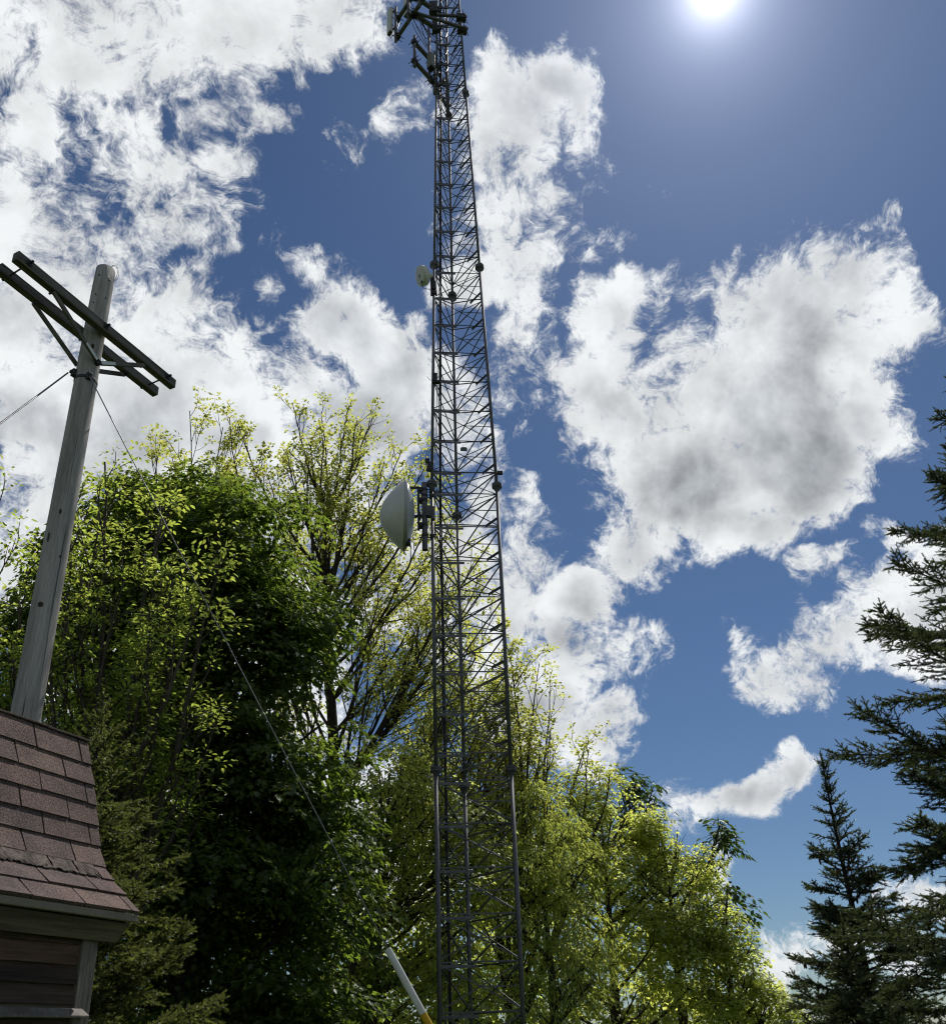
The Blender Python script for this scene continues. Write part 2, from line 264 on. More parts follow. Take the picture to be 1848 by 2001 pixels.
# ------------------------------------------------------------------ mesh helpers
class MB:
    """collects shapes and links them as ONE mesh object"""
    def __init__(s): s.v = []; s.f = []
    def add(s, v, f):
        o = len(s.v); s.v += [tuple(float(c) for c in p) for p in v]; s.f += [tuple(i + o for i in q) for q in f]; return s
    def path(s, pts, rad, n=8, caps=True):
        pts = [np.array(p, float) for p in pts]; k = len(pts)
        if np.isscalar(rad): rad = [rad] * k
        t = [pts[min(i + 1, k - 1)] - pts[max(i - 1, 0)] for i in range(k)]; t = [q / (np.linalg.norm(q) + 1e-9) for q in t]
        a = np.array([0, 0, 1.0]) if abs(t[0][2]) < 0.9 else np.array([1.0, 0, 0])
        u = np.cross(t[0], a); u /= np.linalg.norm(u); V = []
        for i in range(k):
            u = u - t[i] * (u @ t[i]); u /= np.linalg.norm(u) + 1e-9; w = np.cross(t[i], u)
            V += [pts[i] + rad[i] * (math.cos(q) * u + math.sin(q) * w) for q in (2 * math.pi * j / n for j in range(n))]
        F = [(i * n + j, i * n + (j + 1) % n, (i + 1) * n + (j + 1) % n, (i + 1) * n + j) for i in range(k - 1) for j in range(n)]
        if caps: F += [tuple(range(n - 1, -1, -1)), tuple(range((k - 1) * n, k * n))]
        return s.add(V, F)
    def tube(s, p, q, r, r2=None, n=8): return s.path([p, q], [r, r if r2 is None else r2], n)
    def bar(s, p, q, w, h, up=(0, 0, 1)):
        """rectangular bar from p to q: w across, h along up"""
        p = np.array(p, float); q = np.array(q, float); t = q - p; t /= np.linalg.norm(t); up = np.array(up, float)
        u = np.cross(t, up)
        if np.linalg.norm(u) < 1e-4: u = np.cross(t, (1, 0, 0))
        u /= np.linalg.norm(u); x = np.cross(u, t)
        V = [e + u * w / 2 * a + x * h / 2 * b for e in (p, q) for a, b in ((-1, -1), (1, -1), (1, 1), (-1, 1))]
        return s.add(V, [(0, 1, 2, 3), (7, 6, 5, 4), (0, 4, 5, 1), (1, 5, 6, 2), (2, 6, 7, 3), (3, 7, 4, 0)])
    def angle(s, p, q, w, t, up=(0, 0, 1)):
        """L-section steel angle from p to q"""
        p = np.array(p, float); q = np.array(q, float); d = q - p; d /= np.linalg.norm(d); u = np.cross(d, up)
        if np.linalg.norm(u) < 1e-4: u = np.cross(d, (1, 0, 0))
        u /= np.linalg.norm(u); x = np.cross(u, d)
        prof = [(0, 0), (w, 0), (w, t), (t, t), (t, w), (0, w)]
        V = [e + u * a + x * b for e in (p, q) for a, b in prof]
        F = [(5, 4, 3, 2, 1, 0), (6, 7, 8, 9, 10, 11)] + [(i, (i + 1) % 6, 6 + (i + 1) % 6, 6 + i) for i in range(6)]
        return s.add(V, F)
    def lathe(s, c, ax, prof, n=24):
        """prof = [(along, radius)] turned about axis ax through c"""
        c = np.array(c, float); ax = np.array(ax, float); ax /= np.linalg.norm(ax)
        u = np.cross(ax, (0, 0, 1)) if abs(ax[2]) < 0.9 else np.cross(ax, (1, 0, 0)); u /= np.linalg.norm(u); w = np.cross(ax, u)
        V = [c + ax * a + max(r, 1e-4) * (math.cos(q) * u + math.sin(q) * w) for a, r in prof for q in (2 * math.pi * j / n for j in range(n))]
        k = len(prof); F = [(i * n + j, i * n + (j + 1) % n, (i + 1) * n + (j + 1) % n, (i + 1) * n + j) for i in range(k - 1) for j in range(n)]
        F += [tuple(range(n - 1, -1, -1)), tuple(range((k - 1) * n, k * n))]
        return s.add(V, F)
    def box(s, c, x, y, z):
        """box centred at c with half-vectors x, y, z"""
        c, x, y, z = (np.array(q, float) for q in (c, x, y, z))
        V = [c + x * a + y * b + z * e for e in (-1, 1) for a, b in ((-1, -1), (1, -1), (1, 1), (-1, 1))]
        return s.add(V, [(3, 2, 1, 0), (4, 5, 6, 7), (0, 1, 5, 4), (1, 2, 6, 5), (2, 3, 7, 6), (3, 0, 4, 7)])
    def build(s, name, m, parent=None, smooth=False, bevel=0):
        me = bpy.data.meshes.new(name); me.from_pydata(s.v, [], s.f); me.materials.append(m); me.update()
        if smooth: me.shade_smooth()
        return link(name, me, parent, bevel, smooth)

def link(name, me, parent=None, bevel=0, smooth=False):
    o = bpy.data.objects.new(name, me); COL.objects.link(o)
    if parent is not None:
        o.parent = parent; o.matrix_parent_inverse = world_of(parent).inverted()
    if bevel:
        b = o.modifiers.new('bevel', 'BEVEL'); b.width = bevel; b.segments = 2; b.limit_method = 'ANGLE'
    return o
def world_of(o):
    m = Matrix.Translation(o.location)
    return m if o.parent is None else world_of(o.parent) @ o.matrix_parent_inverse @ m
def tag(o, label=None, cat=None, group=None, kind=None):
    for k, v in (('label', label), ('category', cat), ('group', group), ('kind', kind)):
        if v: o[k] = v
    return o
def thing(name, loc, label, cat, group=None):
    o = bpy.data.objects.new(name, None); COL.objects.link(o); o.location = [float(c) for c in loc]; o.empty_display_size = 0.3
    return tag(o, label, cat, group)
def part_group(name, loc, parent):
    o = bpy.data.objects.new(name, None); COL.objects.link(o); o.parent = parent
    o.matrix_parent_inverse = world_of(parent).inverted(); o.location = [float(c) for c in loc]; return o

# ------------------------------------------------------------------ ground
gm = mat('lawn', (0.060, 0.085, 0.028), 0.95, 0, 0.4, 1.2, 0.4, dark=(0.035, 0.05, 0.016), fine=40, spec=0.1)
g = MB(); R_ = [0, 6, 15, 40, 120, 400, 1500, 4000]; n = 48
vv = [(0, 0, 0)] + [(r * math.cos(2 * math.pi * j / n), r * math.sin(2 * math.pi * j / n), 0.0) for r in R_[1:] for j in range(n)]
ff = [(0, 1 + j, 1 + (j + 1) % n) for j in range(n)] + [(1 + i * n + j, 1 + (i + 1) * n + j, 1 + (i + 1) * n + (j + 1) % n, 1 + i * n + (j + 1) % n) for i in range(len(R_) - 2) for j in range(n)]
g.add(vv, ff); tag(g.build('ground', gm), kind='structure')

# ------------------------------------------------------------------ lattice tower
LEVEL = [  # height, left, right and rear leg in plan
    (0.15, (-0.75, 16.20), (0.615, 16.28), (-0.262, 17.44)),
    (6.1, (-0.755, 16.12), (0.61, 16.25), (-0.262, 17.385)),
    (12.2, (-0.755, 16.06), (0.60, 16.22), (-0.265, 17.34)),
    (18.3, (-0.625, 16.05), (0.44, 16.17), (-0.235, 17.04)),
    (24.4, (-0.49, 16.03), (0.285, 16.13), (-0.19, 16.74)),
    (30.5, (-0.37, 16.00), (0.14, 16.06), (-0.16, 16.47)),
    (36.6, (-0.30, 15.96), (0.05, 16.00), (-0.15, 16.28))]
def leg_at(k, z):
    for a, b in zip(LEVEL, LEVEL[1:]):
        if z <= b[0] or b is LEVEL[-1]:
            t = (z - a[0]) / (b[0] - a[0]); p = np.array(a[k + 1]) * (1 - t) + np.array(b[k + 1]) * t
            return np.array([p[0], p[1], z])
tower = thing('lattice_tower', (-0.13, 16.6, 0), 'tall galvanised three-legged lattice mast rising through the middle of the picture', 'tower')
pad = MB(); pad.lathe((-0.13, 16.6, -0.3), (0, 0, 1), [(0, 1.25), (0.42, 1.25), (0.45, 1.22)], 6)
pad.build('base_pad', mat('concrete', (0.32, 0.31, 0.29), 0.9, 0, 0.2, 3, 0.3), tower)
FACES = ((0, 1), (1, 2), (2, 0)); LEG_R = (0.040, 0.037, 0.033, 0.030, 0.028, 0.024)
def strut(mb, p, q, w, inset=0.03):
    d = (q - p) / np.linalg.norm(q - p); mb.angle(p + d * inset, q - d * inset, w, w * 0.22)
for s_ in range(6):
    z0, z1 = LEVEL[s_][0], LEVEL[s_ + 1][0]; r = LEG_R[s_]
    GV = MT['galv_low'] if s_ < 2 else MT['galv']
    sec = part_group('tower_section', (-0.13, 16.6, z0), tower)
    for k in range(3):
        a, b = leg_at(k, z0), leg_at(k, z1)
        lg = MB().tube(a, b, r, r, 12).build('leg', GV, sec, True)
        d = (b - a) / np.linalg.norm(b - a); R = 0.105 if s_ < 3 else 0.09
        fl = MB(); fl.lathe(b - d * 0.05, d, [(0, R * 0.42), (0.005, R), (0.042, R), (0.0425, R * 0.9), (0.0515, R * 0.9), (0.052, R), (0.09, R), (0.095, R * 0.42)], 18)
        fl.lathe(b - d * 0.13, d, [(0, r * 1.05), (0.08, R * 0.8)], 12)
        for j in range(6):
            q = 2 * math.pi * j / 6; o = b + np.array([math.cos(q), math.sin(q), 0]) * R * 0.78
            fl.tube(o - d * 0.075, o + d * 0.07, 0.011, n=6)
        fl.build('flange', MT['galv_dull'], sec)
    nb_ = 7; zs = [z0 + 0.30 + (z1 - z0 - 0.52) * i / nb_ for i in range(nb_ + 1)]
    loose = MB(); far = s_ >= 4; w = (0.027, 0.024, 0.021, 0.020, 0.020, 0.020)[s_]
    extra = MB()
    for i in range(nb_ + 1):
        for fi, (i0, i1) in enumerate(FACES):
            mb = loose if far else MB()
            p, q = leg_at(i0, zs[i]), leg_at(i1, zs[i]); strut(mb, p, q, w)
            if not far: mb.build('horizontal_brace', GV, sec)
            if i < nb_:
                mb = loose if far else MB()
                a0, a1, b0, b1 = leg_at(i0, zs[i] + 0.03), leg_at(i0, zs[i + 1] - 0.03), leg_at(i1, zs[i] + 0.03), leg_at(i1, zs[i + 1] - 0.03)
                off = np.cross(a0 - b0, (0, 0, 1)); off = off / np.linalg.norm(off) * 0.012
                strut(mb, a0 + off, b1 + off, w * 0.9); strut(mb, a1 - off, b0 - off, w * 0.9)
                if not far: mb.build('cross_brace', GV, sec)
                if fi == 0:
                    c_ = (a0 + a1 + b0 + b1) / 4; zc = c_[2]; e = leg_at(1, zc)
                    mb = loose if far else MB()
                    strut(mb, c_, e, w * 0.85, 0.0)
                    if not far: mb.build('half_strut', GV, sec)
        # drilled cable rail hung on the left leg, stub bracket on the right leg
        z = zs[i] - 0.055; a = leg_at(0, z); b = leg_at(1, z); d = (b - a) / np.linalg.norm(b - a)
        rail = MB() if not far else extra
        o = np.cross(d, (0, 0, 1)) * -0.03
        rail.bar(a + d * 0.02 - o, a + d * (0.46 * np.linalg.norm(b - a)) - o, 0.006, 0.055)
        rail.bar(a + d * 0.02 - o * 0.1 + np.array([0, 0, .024]), a + d * (0.46 * np.linalg.norm(b - a)) - o * 0.1 + np.array([0, 0, .024]), 0.05, 0.006)
        if not far: rail.build('cable_rail', GV, sec)
        if i < nb_ and s_ >= 1:
            z = zs[i] + 0.24; a = leg_at(1, z); b = leg_at(2, z); d = (b - a) / np.linalg.norm(b - a)
            stub = MB() if not far else extra
            stub.bar(a + d * 0.03, a + d * 0.44, 0.006, 0.05); stub.bar(a + d * 0.03 + np.array([0, 0, .022]), a + d * 0.44 + np.array([0, 0, .022]), 0.045, 0.006)
            if not far: stub.build('stub_bracket', MT['galv_dull'], sec)
    if far: tag(loose.build('cross_brace', GV, sec), kind='stuff')
    if far: tag(extra.build('cable_rail', MT['galv_dull'], sec), kind='stuff')
    # the two extra braces that spread from each joint
    if s_ >= 1:
        jb = MB(); zj = z0 + 0.30
        for i0, i1 in FACES:
            strut(jb, leg_at(i0, zj + 0.02), leg_at(i1, z0 - 0.22), w * 0.8); strut(jb, leg_at(i1, zj + 0.02), leg_at(i0, z0 - 0.22), w * 0.8)
        jb.build('joint_brace', GV, sec)

# coax run clipped inside the left leg
cb = thing('coax_bundle', (-0.56, 16.42, 0), 'bundle of black coaxial cables running up inside the lattice mast', 'cables')
for j in range(5):
    ang = 2 * math.pi * j / 5; rr = 0.026 if j else 0.0
    pts = []
    for i in range(64):
        z = 0.1 + i * 0.5; f = max(0.45, 1 - max(0, z - 12.2) * 0.028)
        p = leg_at(0, z); pts.append(p + np.array([0.165 * f + rr * math.cos(ang) + 0.006 * math.sin(z * 1.9 + j), 0.27 * f + rr * math.sin(ang) + 0.006 * math.cos(z * 1.3 + j * 2), 0]))
    MB().path(pts, 0.0145, 6).build('cable', MT['cable'], cb, True)
# thin cable on the left leg
tc_ = MB(); pts = []
for i in range(60):
    z = 0.1 + i * 0.42; p = leg_at(0, z); pts.append(p + np.array([0.075 + 0.022 * math.sin(z * 0.9), 0.05 + 0.02 * math.cos(z * 0.7), 0]))
tc_.path(pts, 0.006, 5); pts = [p + np.array([0.035, 0.03, 0]) + 0.02 * np.array([math.sin(i * .5), math.cos(i * .37), 0]) for i, p in enumerate(pts)]
tc_.path(pts, 0.005, 5)
tag(tc_.build('feeder_cable', MT['cable'], None, True), 'thin loose feeder cable hugging the left leg of the mast', 'cable')
def loop_wire(name, pts, r, label):
    mb = MB(); P = [np.array(p) for p in pts]; out = []
    for i in range(len(P) - 1):
        p0, p1, p2, p3 = P[max(i - 1, 0)], P[i], P[i + 1], P[min(i + 2, len(P) - 1)]
        for k in range(6):
            t = k / 6; out.append(0.5 * ((2 * p1) + (-p0 + p2) * t + (2 * p0 - 5 * p1 + 4 * p2 - p3) * t * t + (-p0 + 3 * p1 - 3 * p2 + p3) * t ** 3))
    out.append(P[-1]); mb.path(out, r, 5); return mb
mb = loop_wire('', [at_y(848, 872, 16.03), at_y(838, 874, 15.98), at_y(833, 888, 15.95), at_y(833, 908, 15.95), at_y(836, 928, 15.98), at_y(840, 940, 16.0)], 0.006, '')
tag(mb.build('wire_loop', MT['cable'], None, True), 'thin wire looping out from the mast just above the large dish', 'wire')
mb = loop_wire('', [at_y(853, 224, 16.0), at_y(842, 226, 15.95), at_y(838, 238, 15.93), at_y(842, 246, 15.95), at_y(853, 250, 16.0)], 0.006, '')
tag(mb.build('wire_loop', MT['cable'], None, True), 'small wire loop sticking out of the mast below the antenna frames', 'wire')

# small plate and clamp hardware on the mast
p = at_y(906, 878, 16.14); mb = MB(); mb.box(p, (0.072, 0.004, 0), (0, 0.004, 0), (0, 0, 0.045)); mb.box(p + np.array([0, 0.008, 0.05]), (0.05, 0, 0), (0, 0.006, 0), (0, 0, 0.012))
tag(mb.build('sign_plate', mat('green_grey_plate', (0.06, 0.08, 0.07), 0.5, 0, 0.15, 6, 0.05), None, False, 0.002), 'small dark rectangular plate hung on a horizontal brace of the mast', 'plate')
p = at_y(849, 738, 16.0); mb = MB(); mb.box(p, (0.05, 0.01, 0), (0, 0.05, 0), (0.01, 0, 0.10)); mb.box(p + np.array([0.03, 0, -0.13]), (0.09, 0, 0), (0, 0.05, 0), (0, 0, 0.014))
mb.path([p + np.array([0, 0, -.1]), p + np.array([-.12, -.02, -.06]), p + np.array([-.16, -.02, .03])], 0.006, 5)
tag(mb.build('junction_box', MT['iron'], None, False, 0.004), 'small dark junction box clamped to the left leg between the two dishes', 'box')
p = leg_at(0, 12.45) + np.array([-0.03, -0.05, 0]); mb = MB(); mb.box(p + np.array([-.02, 0, .14]), (0.05, 0.02, 0), (-0.01, 0.035, 0), (0.025, 0, 0.10)); mb.box(p + np.array([-.06, 0, .29]), (0.05, 0, 0.015), (0, 0.03, 0), (-.01, 0, 0.045))
tag(mb.build('beacon_light', MT['iron'], None, False, 0.008), 'small dark side lamp on the left leg just above the large dish', 'lamp')
p = leg_at(1, 12.52); mb = MB(); mb.box(p + np.array([0.09, 0, 0]), (0.055, 0, 0), (0, 0.035, 0), (0, 0, 0.035)); mb.tube(p, p + np.array([.1, 0, -.01]), 0.012)
tag(mb.build('beacon_light', MT['iron'], None, False, 0.006), 'small dark side lamp on the right leg of the mast', 'lamp')

# ------------------------------------------------------------------ large dish
cz = at_y(791, 1008, 16.0); rim_t, rim_b = at_y(790, 945, 16.0), at_y(792.5, 1072, 16.0); DR = np.linalg.norm(rim_t - rim_b) / 2 * .95
dish = thing('dish_antenna', (cz + np.array([0.15, 0, 0])), 'large drum-nosed grey microwave dish on the left side of the mast', 'dish antenna')
ax = np.array([-0.985, -0.10, 0.02]); ax /= np.linalg.norm(ax); k_ = DR
prof = [(0.0, 1.0), (0.02, 0.985), (0.07, 0.945), (0.2, 0.84), (0.33, 0.71), (0.45, 0.565), (0.55, 0.42), (0.62, 0.29), (0.66, 0.17), (0.68, 0.07), (0.684, 0.0)]
MB().lathe(cz + ax * 0.014, ax, [(a * k_, r * k_) for a, r in prof], 56).build('radome', MT['radome'], dish, True)
MB().lathe(cz, ax, [(0.012, k_ * 0.99), (0.012, k_ * 1.02), (-0.02, k_ * 1.02), (-0.02, k_ * 0.95)], 56).build('rim', MT['dish_back'], dish)
prof = [(-0.27, 0.0), (-0.268, 0.10), (-0.255, 0.28), (-0.225, 0.46), (-0.175, 0.63), (-0.10, 0.82), (-0.015, 0.96)]
MB().lathe(cz, ax, [(a * k_, r * k_) for a, r in prof], 56).build('reflector', MT['dish_back'], dish, True)
pt, pb = at_y(829.5, 944, 16.02), at_y(829.8, 1075, 16.02); pb[0] = pt[0] = (pt[0] + pb[0]) / 2
mp = MB(); mp.lathe(pb, (0, 0, 1), [(0, 0.05), (0, 0.058), (pt[2] - pb[2], 0.058), (pt[2] - pb[2], 0.045), (pt[2] - pb[2] - 0.1, 0.045)], 20)
mp.build('mount_pipe', MT['galv'], dish)
c1, c2, c3 = at_y(795, 953, 16.0), at_y(817, 953, 16.0), at_y(818, 1036, 16.0)
br = MB(); br.bar(c1, c2 + np.array([.03, 0, 0]), 0.05, 0.035); br.bar(c2, c3, 0.05, 0.045, (1, 0, 0)); br.box(c1 + np.array([.03, 0, -.03]), (0.06, 0, 0), (0, .04, 0), (0, 0, .03))
h = at_y(810, 1009, 16.0); br.tube(h - np.array([.08, 0, 0]), h + np.array([.16, 0, 0]), 0.03); br.bar(h + np.array([.1, 0, .1]), h + np.array([.1, 0, -.1]), .03, .05, (1, 0, 0))
br.box(at_y(797, 1060, 16.0), (0.05, 0, .02), (0, .05, 0), (0, 0, .055))
br.build('bracket', MT['iron'], dish)
for y in (958, 969, 978, 1027, 1047):
    c = at_y(829.6, y, 16.02); c[0] = pt[0]
    cl = MB(); cl.lathe(c - np.array([0, 0, .025]), (0, 0, 1), [(0, .059), (0, .07), (.05, .07), (.05, .059)], 20)
    cl.box(c + np.array([-.075, 0, 0]), (.03, 0, 0), (0, .075, 0), (0, 0, .04)) if y in (958, 1027, 978) else None
    if y in (958, 1047, 969):
        e = leg_at(0, c[2]); cl.tube(c + np.array([0, -.05, 0]), e + np.array([0, -.055, 0]), 0.010); cl.tube(c + np.array([0, .05, 0]), e + np.array([0, .055, 0]), 0.010)
        cl.box(e, (.055, 0, 0), (0, .06, 0), (0, 0, .035))
    cl.build('pipe_clamp', MT['iron'], dish)
rd = MB(); e = at_y(839, 1000, 16.0); rd.box(e, (.075, .01, 0), (0, .06, 0), (0, 0, .12)); rd.box(e + np.array([.07, -.01, -.05]), (.035, 0, 0), (0, .05, 0), (0, 0, .15))
rd.path([at_y(833, 1000, 15.9), at_y(824, 1004, 15.9), at_y(818, 1010, 15.95)], .009, 6)
tag(rd.build('radio_unit', MT['galv_dull'], None, False, 0.006), 'grey radio unit boxed between the dish pipe and the left mast leg', 'radio unit')

# ------------------------------------------------------------------ small dish
c = at_y(822, 539, 15.85); n_ = np.array([-0.86, -0.36, -0.36]); n_ /= np.linalg.norm(n_); r = 0.235
d2 = thing('dish_antenna', c, 'small white drum dish facing left on the upper half of the mast', 'dish antenna')
MB().lathe(c, n_, [(-0.13, r * .80), (-0.12, r * .94), (-0.02, r), (0.0, r), (0.018, r * .96), (0.034, r * .7), (0.04, 0)], 40).build('drum', MT['panel'], d2, True)
MB().lathe(c, n_, [(0.03, .04), (0.045, .045), (0.046, .0)], 20).build('centre_badge', mat('grey_badge', (0.25, 0.25, 0.25), 0.5), d2)
L_ = leg_at(0, c[2] - 0.05)
mb = MB(); mb.lathe(c, n_, [(-0.30, .05), (-0.22, .08), (-0.13, .10)], 16); mb.build('feed_housing', MT['panel'], d2, True)
mb = MB(); e = c - n_ * 0.28; mb.bar(e, L_ + np.array([0, 0, .02]), .06, .06); mb.box(L_ + np.array([-.0, -.03, -.1]), (.05, 0, 0), (0, .05, 0), (0, 0, .12)); mb.box(L_ + np.array([.0, -.03, -.32]), (.06, 0, 0), (0, .05, 0), (0, 0, .04)); mb.tube(L_ + np.array([-.06, -.04, .1]), L_ + np.array([-.06, -.04, -.4]), .025)
mb.build('bracket', MT['iron'], d2)
mb = loop_wire('', [c + np.array([0.02, -.02, -.2]), c + np.array([.03, -.02, -.30]), c + np.array([.08, -.02, -.40]), c + np.array([.2, 0, -.42]), L_ + np.array([-.03, -.02, -.3])], 0.007, '')
mb.tube(c + np.array([0.02, -.02, -.17]), c + np.array([.02, -.02, -.24]), .018); mb.build('cable', MT['cable'], d2, True)

# ------------------------------------------------------------------ antenna frames near the top
def u_bolts(mb, p, d, n=2):
    d = np.array(d) / np.linalg.norm(d); s = np.cross(d, (0, 0, 1)); s /= np.linalg.norm(s)
    for k in range(n):
        o = p + d * (0.05 * (k - (n - 1) / 2) * 2); mb.tube(o - s * .17, o + s * .17, .009, n=5)
    mb.box(p, d * .07, s * .06, np.array([0, 0, .06]))
zL = lambda px, py: at_y(px, py, 16.03)[2]
# lower frame
fr = thing('antenna_frame', leg_at(0, 24.6), 'lower bare antenna arm frame sticking out left of the mast', 'antenna mount')
za = zL(852, 167); Q = at_z(810, 119, za); zb = at_y(810, 82, float(Q[1]))[2]
for z in (za, zb):
    lz = leg_at(0, z); q = np.array([Q[0], Q[1], z]); d = (q - lz); d /= np.linalg.norm(d)
    mb = MB(); mb.bar(lz, q + d * .05, .085, .085)
    mb.build('arm', MT['galv_dull'], fr)
    mb = MB(); u_bolts(mb, q, d, 2); u_bolts(mb, lz + (q - lz) * .25, d, 2); u_bolts(mb, lz, d, 2); mb.build('clamp', MT['iron'], fr)
    rl = leg_at(2, z); m_ = lz + (q - lz) * .32
    mb = MB(); mb.bar(m_, rl, .06, .06); mb.build('tie_bar', MT['galv_dull'], fr)
mb = MB(); mb.tube((Q[0], Q[1], za - .22), (Q[0], Q[1], zb + .25), .04, n=14); mb.build('mast_pipe', MT['galv'], fr, True)
m_ = leg_at(0, za) * .68 + np.array([Q[0], Q[1], za]) * .32
mb = MB(); mb.tube((m_[0], m_[1], za - .1), (m_[0] , m_[1], zb + 1.3), .035, n=12); mb.build('mast_pipe', MT['galv'], fr, True)
lz = leg_at(0, za); mb = MB(); mb.tube(lz + np.array([-.05, -.08, -.45]), leg_at(0, zb) + np.array([-.05, -.08, .5]), .035, n=12); mb.build('mast_pipe', MT['galv'], fr, True)
d = np.array([Q[0], Q[1], za]) - leg_at(0, za)
pc = at_y(842, 120, float(m_[1]) - .12)
pa = thing('panel_antenna', pc, 'stubby pale antenna box tucked beside the mast on the lower frame', 'panel antenna')
a_ = np.array([.75, -.66, 0]); b_ = np.array([.66, .75, 0])
MB().box(pc, a_ * .09, b_ * .08, (0, 0, .26)).build('case', MT['panel_dim'], pa, False, .02)
MB().box(pc - np.array([0, 0, .275]), a_ * .085, b_ * .075, (0, 0, .012)).build('end_cap', MT['iron'], pa)
mb = MB(); [mb.path([pc + np.array([x, 0, -.32]), pc + np.array([x + .04, .04, -.5]), pc + np.array([x + .15, .06, -.42]), pc + np.array([.22, .1, -.2])], .008, 5) for x in (-.05, .0, .05)]; mb.build('jumper_cable', MT['cable'], pa, True)
# upper frame
f2 = thing('antenna_frame', leg_at(0, 27.0), 'upper antenna arm frame carrying panel antennas at the top left of the mast', 'antenna mount')
z1 = zL(849.6, 57.6); z2 = zL(853, 22.8); A = at_z(777, 71, z1); B_ = at_z(822, 5, z1); J = at_z(811, 28, z1)
u_ = (B_ - A) / np.linalg.norm(B_ - A); B2 = B_ + u_ * 0.9
for z in (z1, z2):
    dz = np.array([0, 0, z - z1]); lz = leg_at(0, z)
    mb = MB(); mb.bar(A + dz - u_ * .08, B2 + dz, .085, .085); mb.build('boom', MT['galv_dull'], f2)
    mb = MB(); mb.bar(J + dz, lz, .10, .09); mb.build('arm', MT['galv_dull'], f2)
    mb = MB(); u_bolts(mb, A + dz, u_, 2); u_bolts(mb, J + dz, u_, 3); u_bolts(mb, lz, (1, .3, 0), 3); u_bolts(mb, A + u_ * .75 + dz, u_, 2)
    mb.build('clamp', MT['iron'], f2)
for t in (0.0, .62, 1.15, 1.75):
    p = A + u_ * t; mb = MB(); mb.tube(p + np.array([-.05, -.05, -.3]), p + np.array([-.05, -.05, z2 - z1 + .45]), .036, n=12); mb.build('mast_pipe', MT['galv'], f2, True)
for px, py, qx, qy in ((859, 18, 911, 37), (818, 24, 913, 61)):
    z = at_y(qx, qy, 16.1)[2]; rl = leg_at(1, z); ll = leg_at(0, z); mb = MB()
    q = J + np.array([0, 0, z - z1]) if px == 818 else ll
    mb.bar(q + np.array([0, -.06, 0]), rl + np.array([.18, -.07, 0]), .06, .065); mb.build('tie_bar', MT['galv_dull'], f2)
    mb = MB(); mb.box(rl + np.array([.02, -.04, 0]), (.13, .02, 0), (-.01, .08, 0), (0, 0, .085)); mb.tube(rl + np.array([.05, -.25, .03]), rl + np.array([.2, .15, .03]), .01); mb.build('clamp', MT['iron'], f2, False, .008)
lp = leg_at(0, z1); mb = MB(); mb.box(lp + np.array([-.05, -.05, .1]), (.08, 0, 0), (0, .07, 0), (0, 0, .3)); mb.box(lp + np.array([-.1, -.1, .75]), (.1, 0, 0), (0, .08, 0), (0, 0, .22)); mb.build('clamp', MT['iron'], f2, False, .01)
pl = MB(); e0, e1 = leg_at(2, z1 - 2.6) + np.array([-.03, -.1, 0]), leg_at(2, z1 + .1) + np.array([-.03, -.1, 0]); pl.tube(e0, e1, .045, n=14); pl.build('mast_pipe', MT['galv'], f2, True)
for (px, py, wd, hh, off, lab) in ((761.8, 41, .085, .52, -.16, 'tall white panel antenna at the far left end of the upper frame'), (795, 6, .11, .50, -.1, 'pale panel antenna cut off by the top edge of the picture')):
    p = at_y(px, py, float(A[1]) + (0 if px < 780 else .2))
    pa = thing('panel_antenna', p, lab, 'panel antenna')
    v_ = np.array([-u_[1], u_[0], 0]); MB().box(p, u_ * wd, v_ * .055, (0, 0, hh)).build('case', MT['panel'], pa, False, .02)
    MB().box(p - np.array([0, 0, hh + .012]), u_ * wd * .9, v_ * .045, (0, 0, .012)).build('end_cap', MT['galv_dull'], pa)
    mb = MB(); tgt = A + (0 if px < 780 else .62) * u_ + np.array([-.05, -.05, 0])
    for zz in (-hh * .75, hh * .7): mb.bar(p + np.array([0, 0, zz]), np.array([tgt[0], tgt[1], p[2] + zz]), .05, .05); mb.tube(np.array([tgt[0] - .1, tgt[1] - .1, p[2] + zz]), np.array([tgt[0] + .15, tgt[1] + .12, p[2] + zz]), .01)
    mb.build('bracket', MT['iron'], pa)
    mb = MB(); [mb.path([p + u_ * x + np.array([0, 0, -hh - .02]), p + u_ * x + np.array([.03, 0, -hh - .16]), tgt + np.array([0, 0, p[2] - tgt[2] - hh - .1]), np.array([tgt[0] + .1, tgt[1], p[2] - hh * .3])], .008, 5) for x in (-.04, .03)]; mb.build('jumper_cable', MT['cable'], pa, True)
tw = MB()
for j in range(9):
    rr_ = random.Random(j); p0 = J + np.array([rr_.uniform(-.2, .2), rr_.uniform(-.2, .2), rr_.uniform(-.1, .4)]); p1 = leg_at(0, z1 - rr_.uniform(.2, 1.6)) + np.array([.1, .1, 0]); m_ = (p0 + p1) / 2 + np.array([0, 0, -rr_.uniform(.2, .5)])
    tw.path([p0, p0 * .6 + m_ * .4 - np.array([0, 0, .08]), m_, m_ * .4 + p1 * .6, p1], .009, 5)
for j in range(10):
    rr_ = random.Random(50 + j); z = z1 - 2.2 + j * .35; a = leg_at(0, z) + np.array([.1, .12, 0]); b = leg_at(2, z + .7) + np.array([rr_.uniform(-.1, .02), -.1, 0]); tw.path([a, a * .6 + b * .4 + np.array([.05, 0, -.15]), b], .011, 5)
tag(tw.build('jumper_cable', MT['cable'], None, True), 'tangle of black jumper cables between the antenna frames and the mast', 'cables')

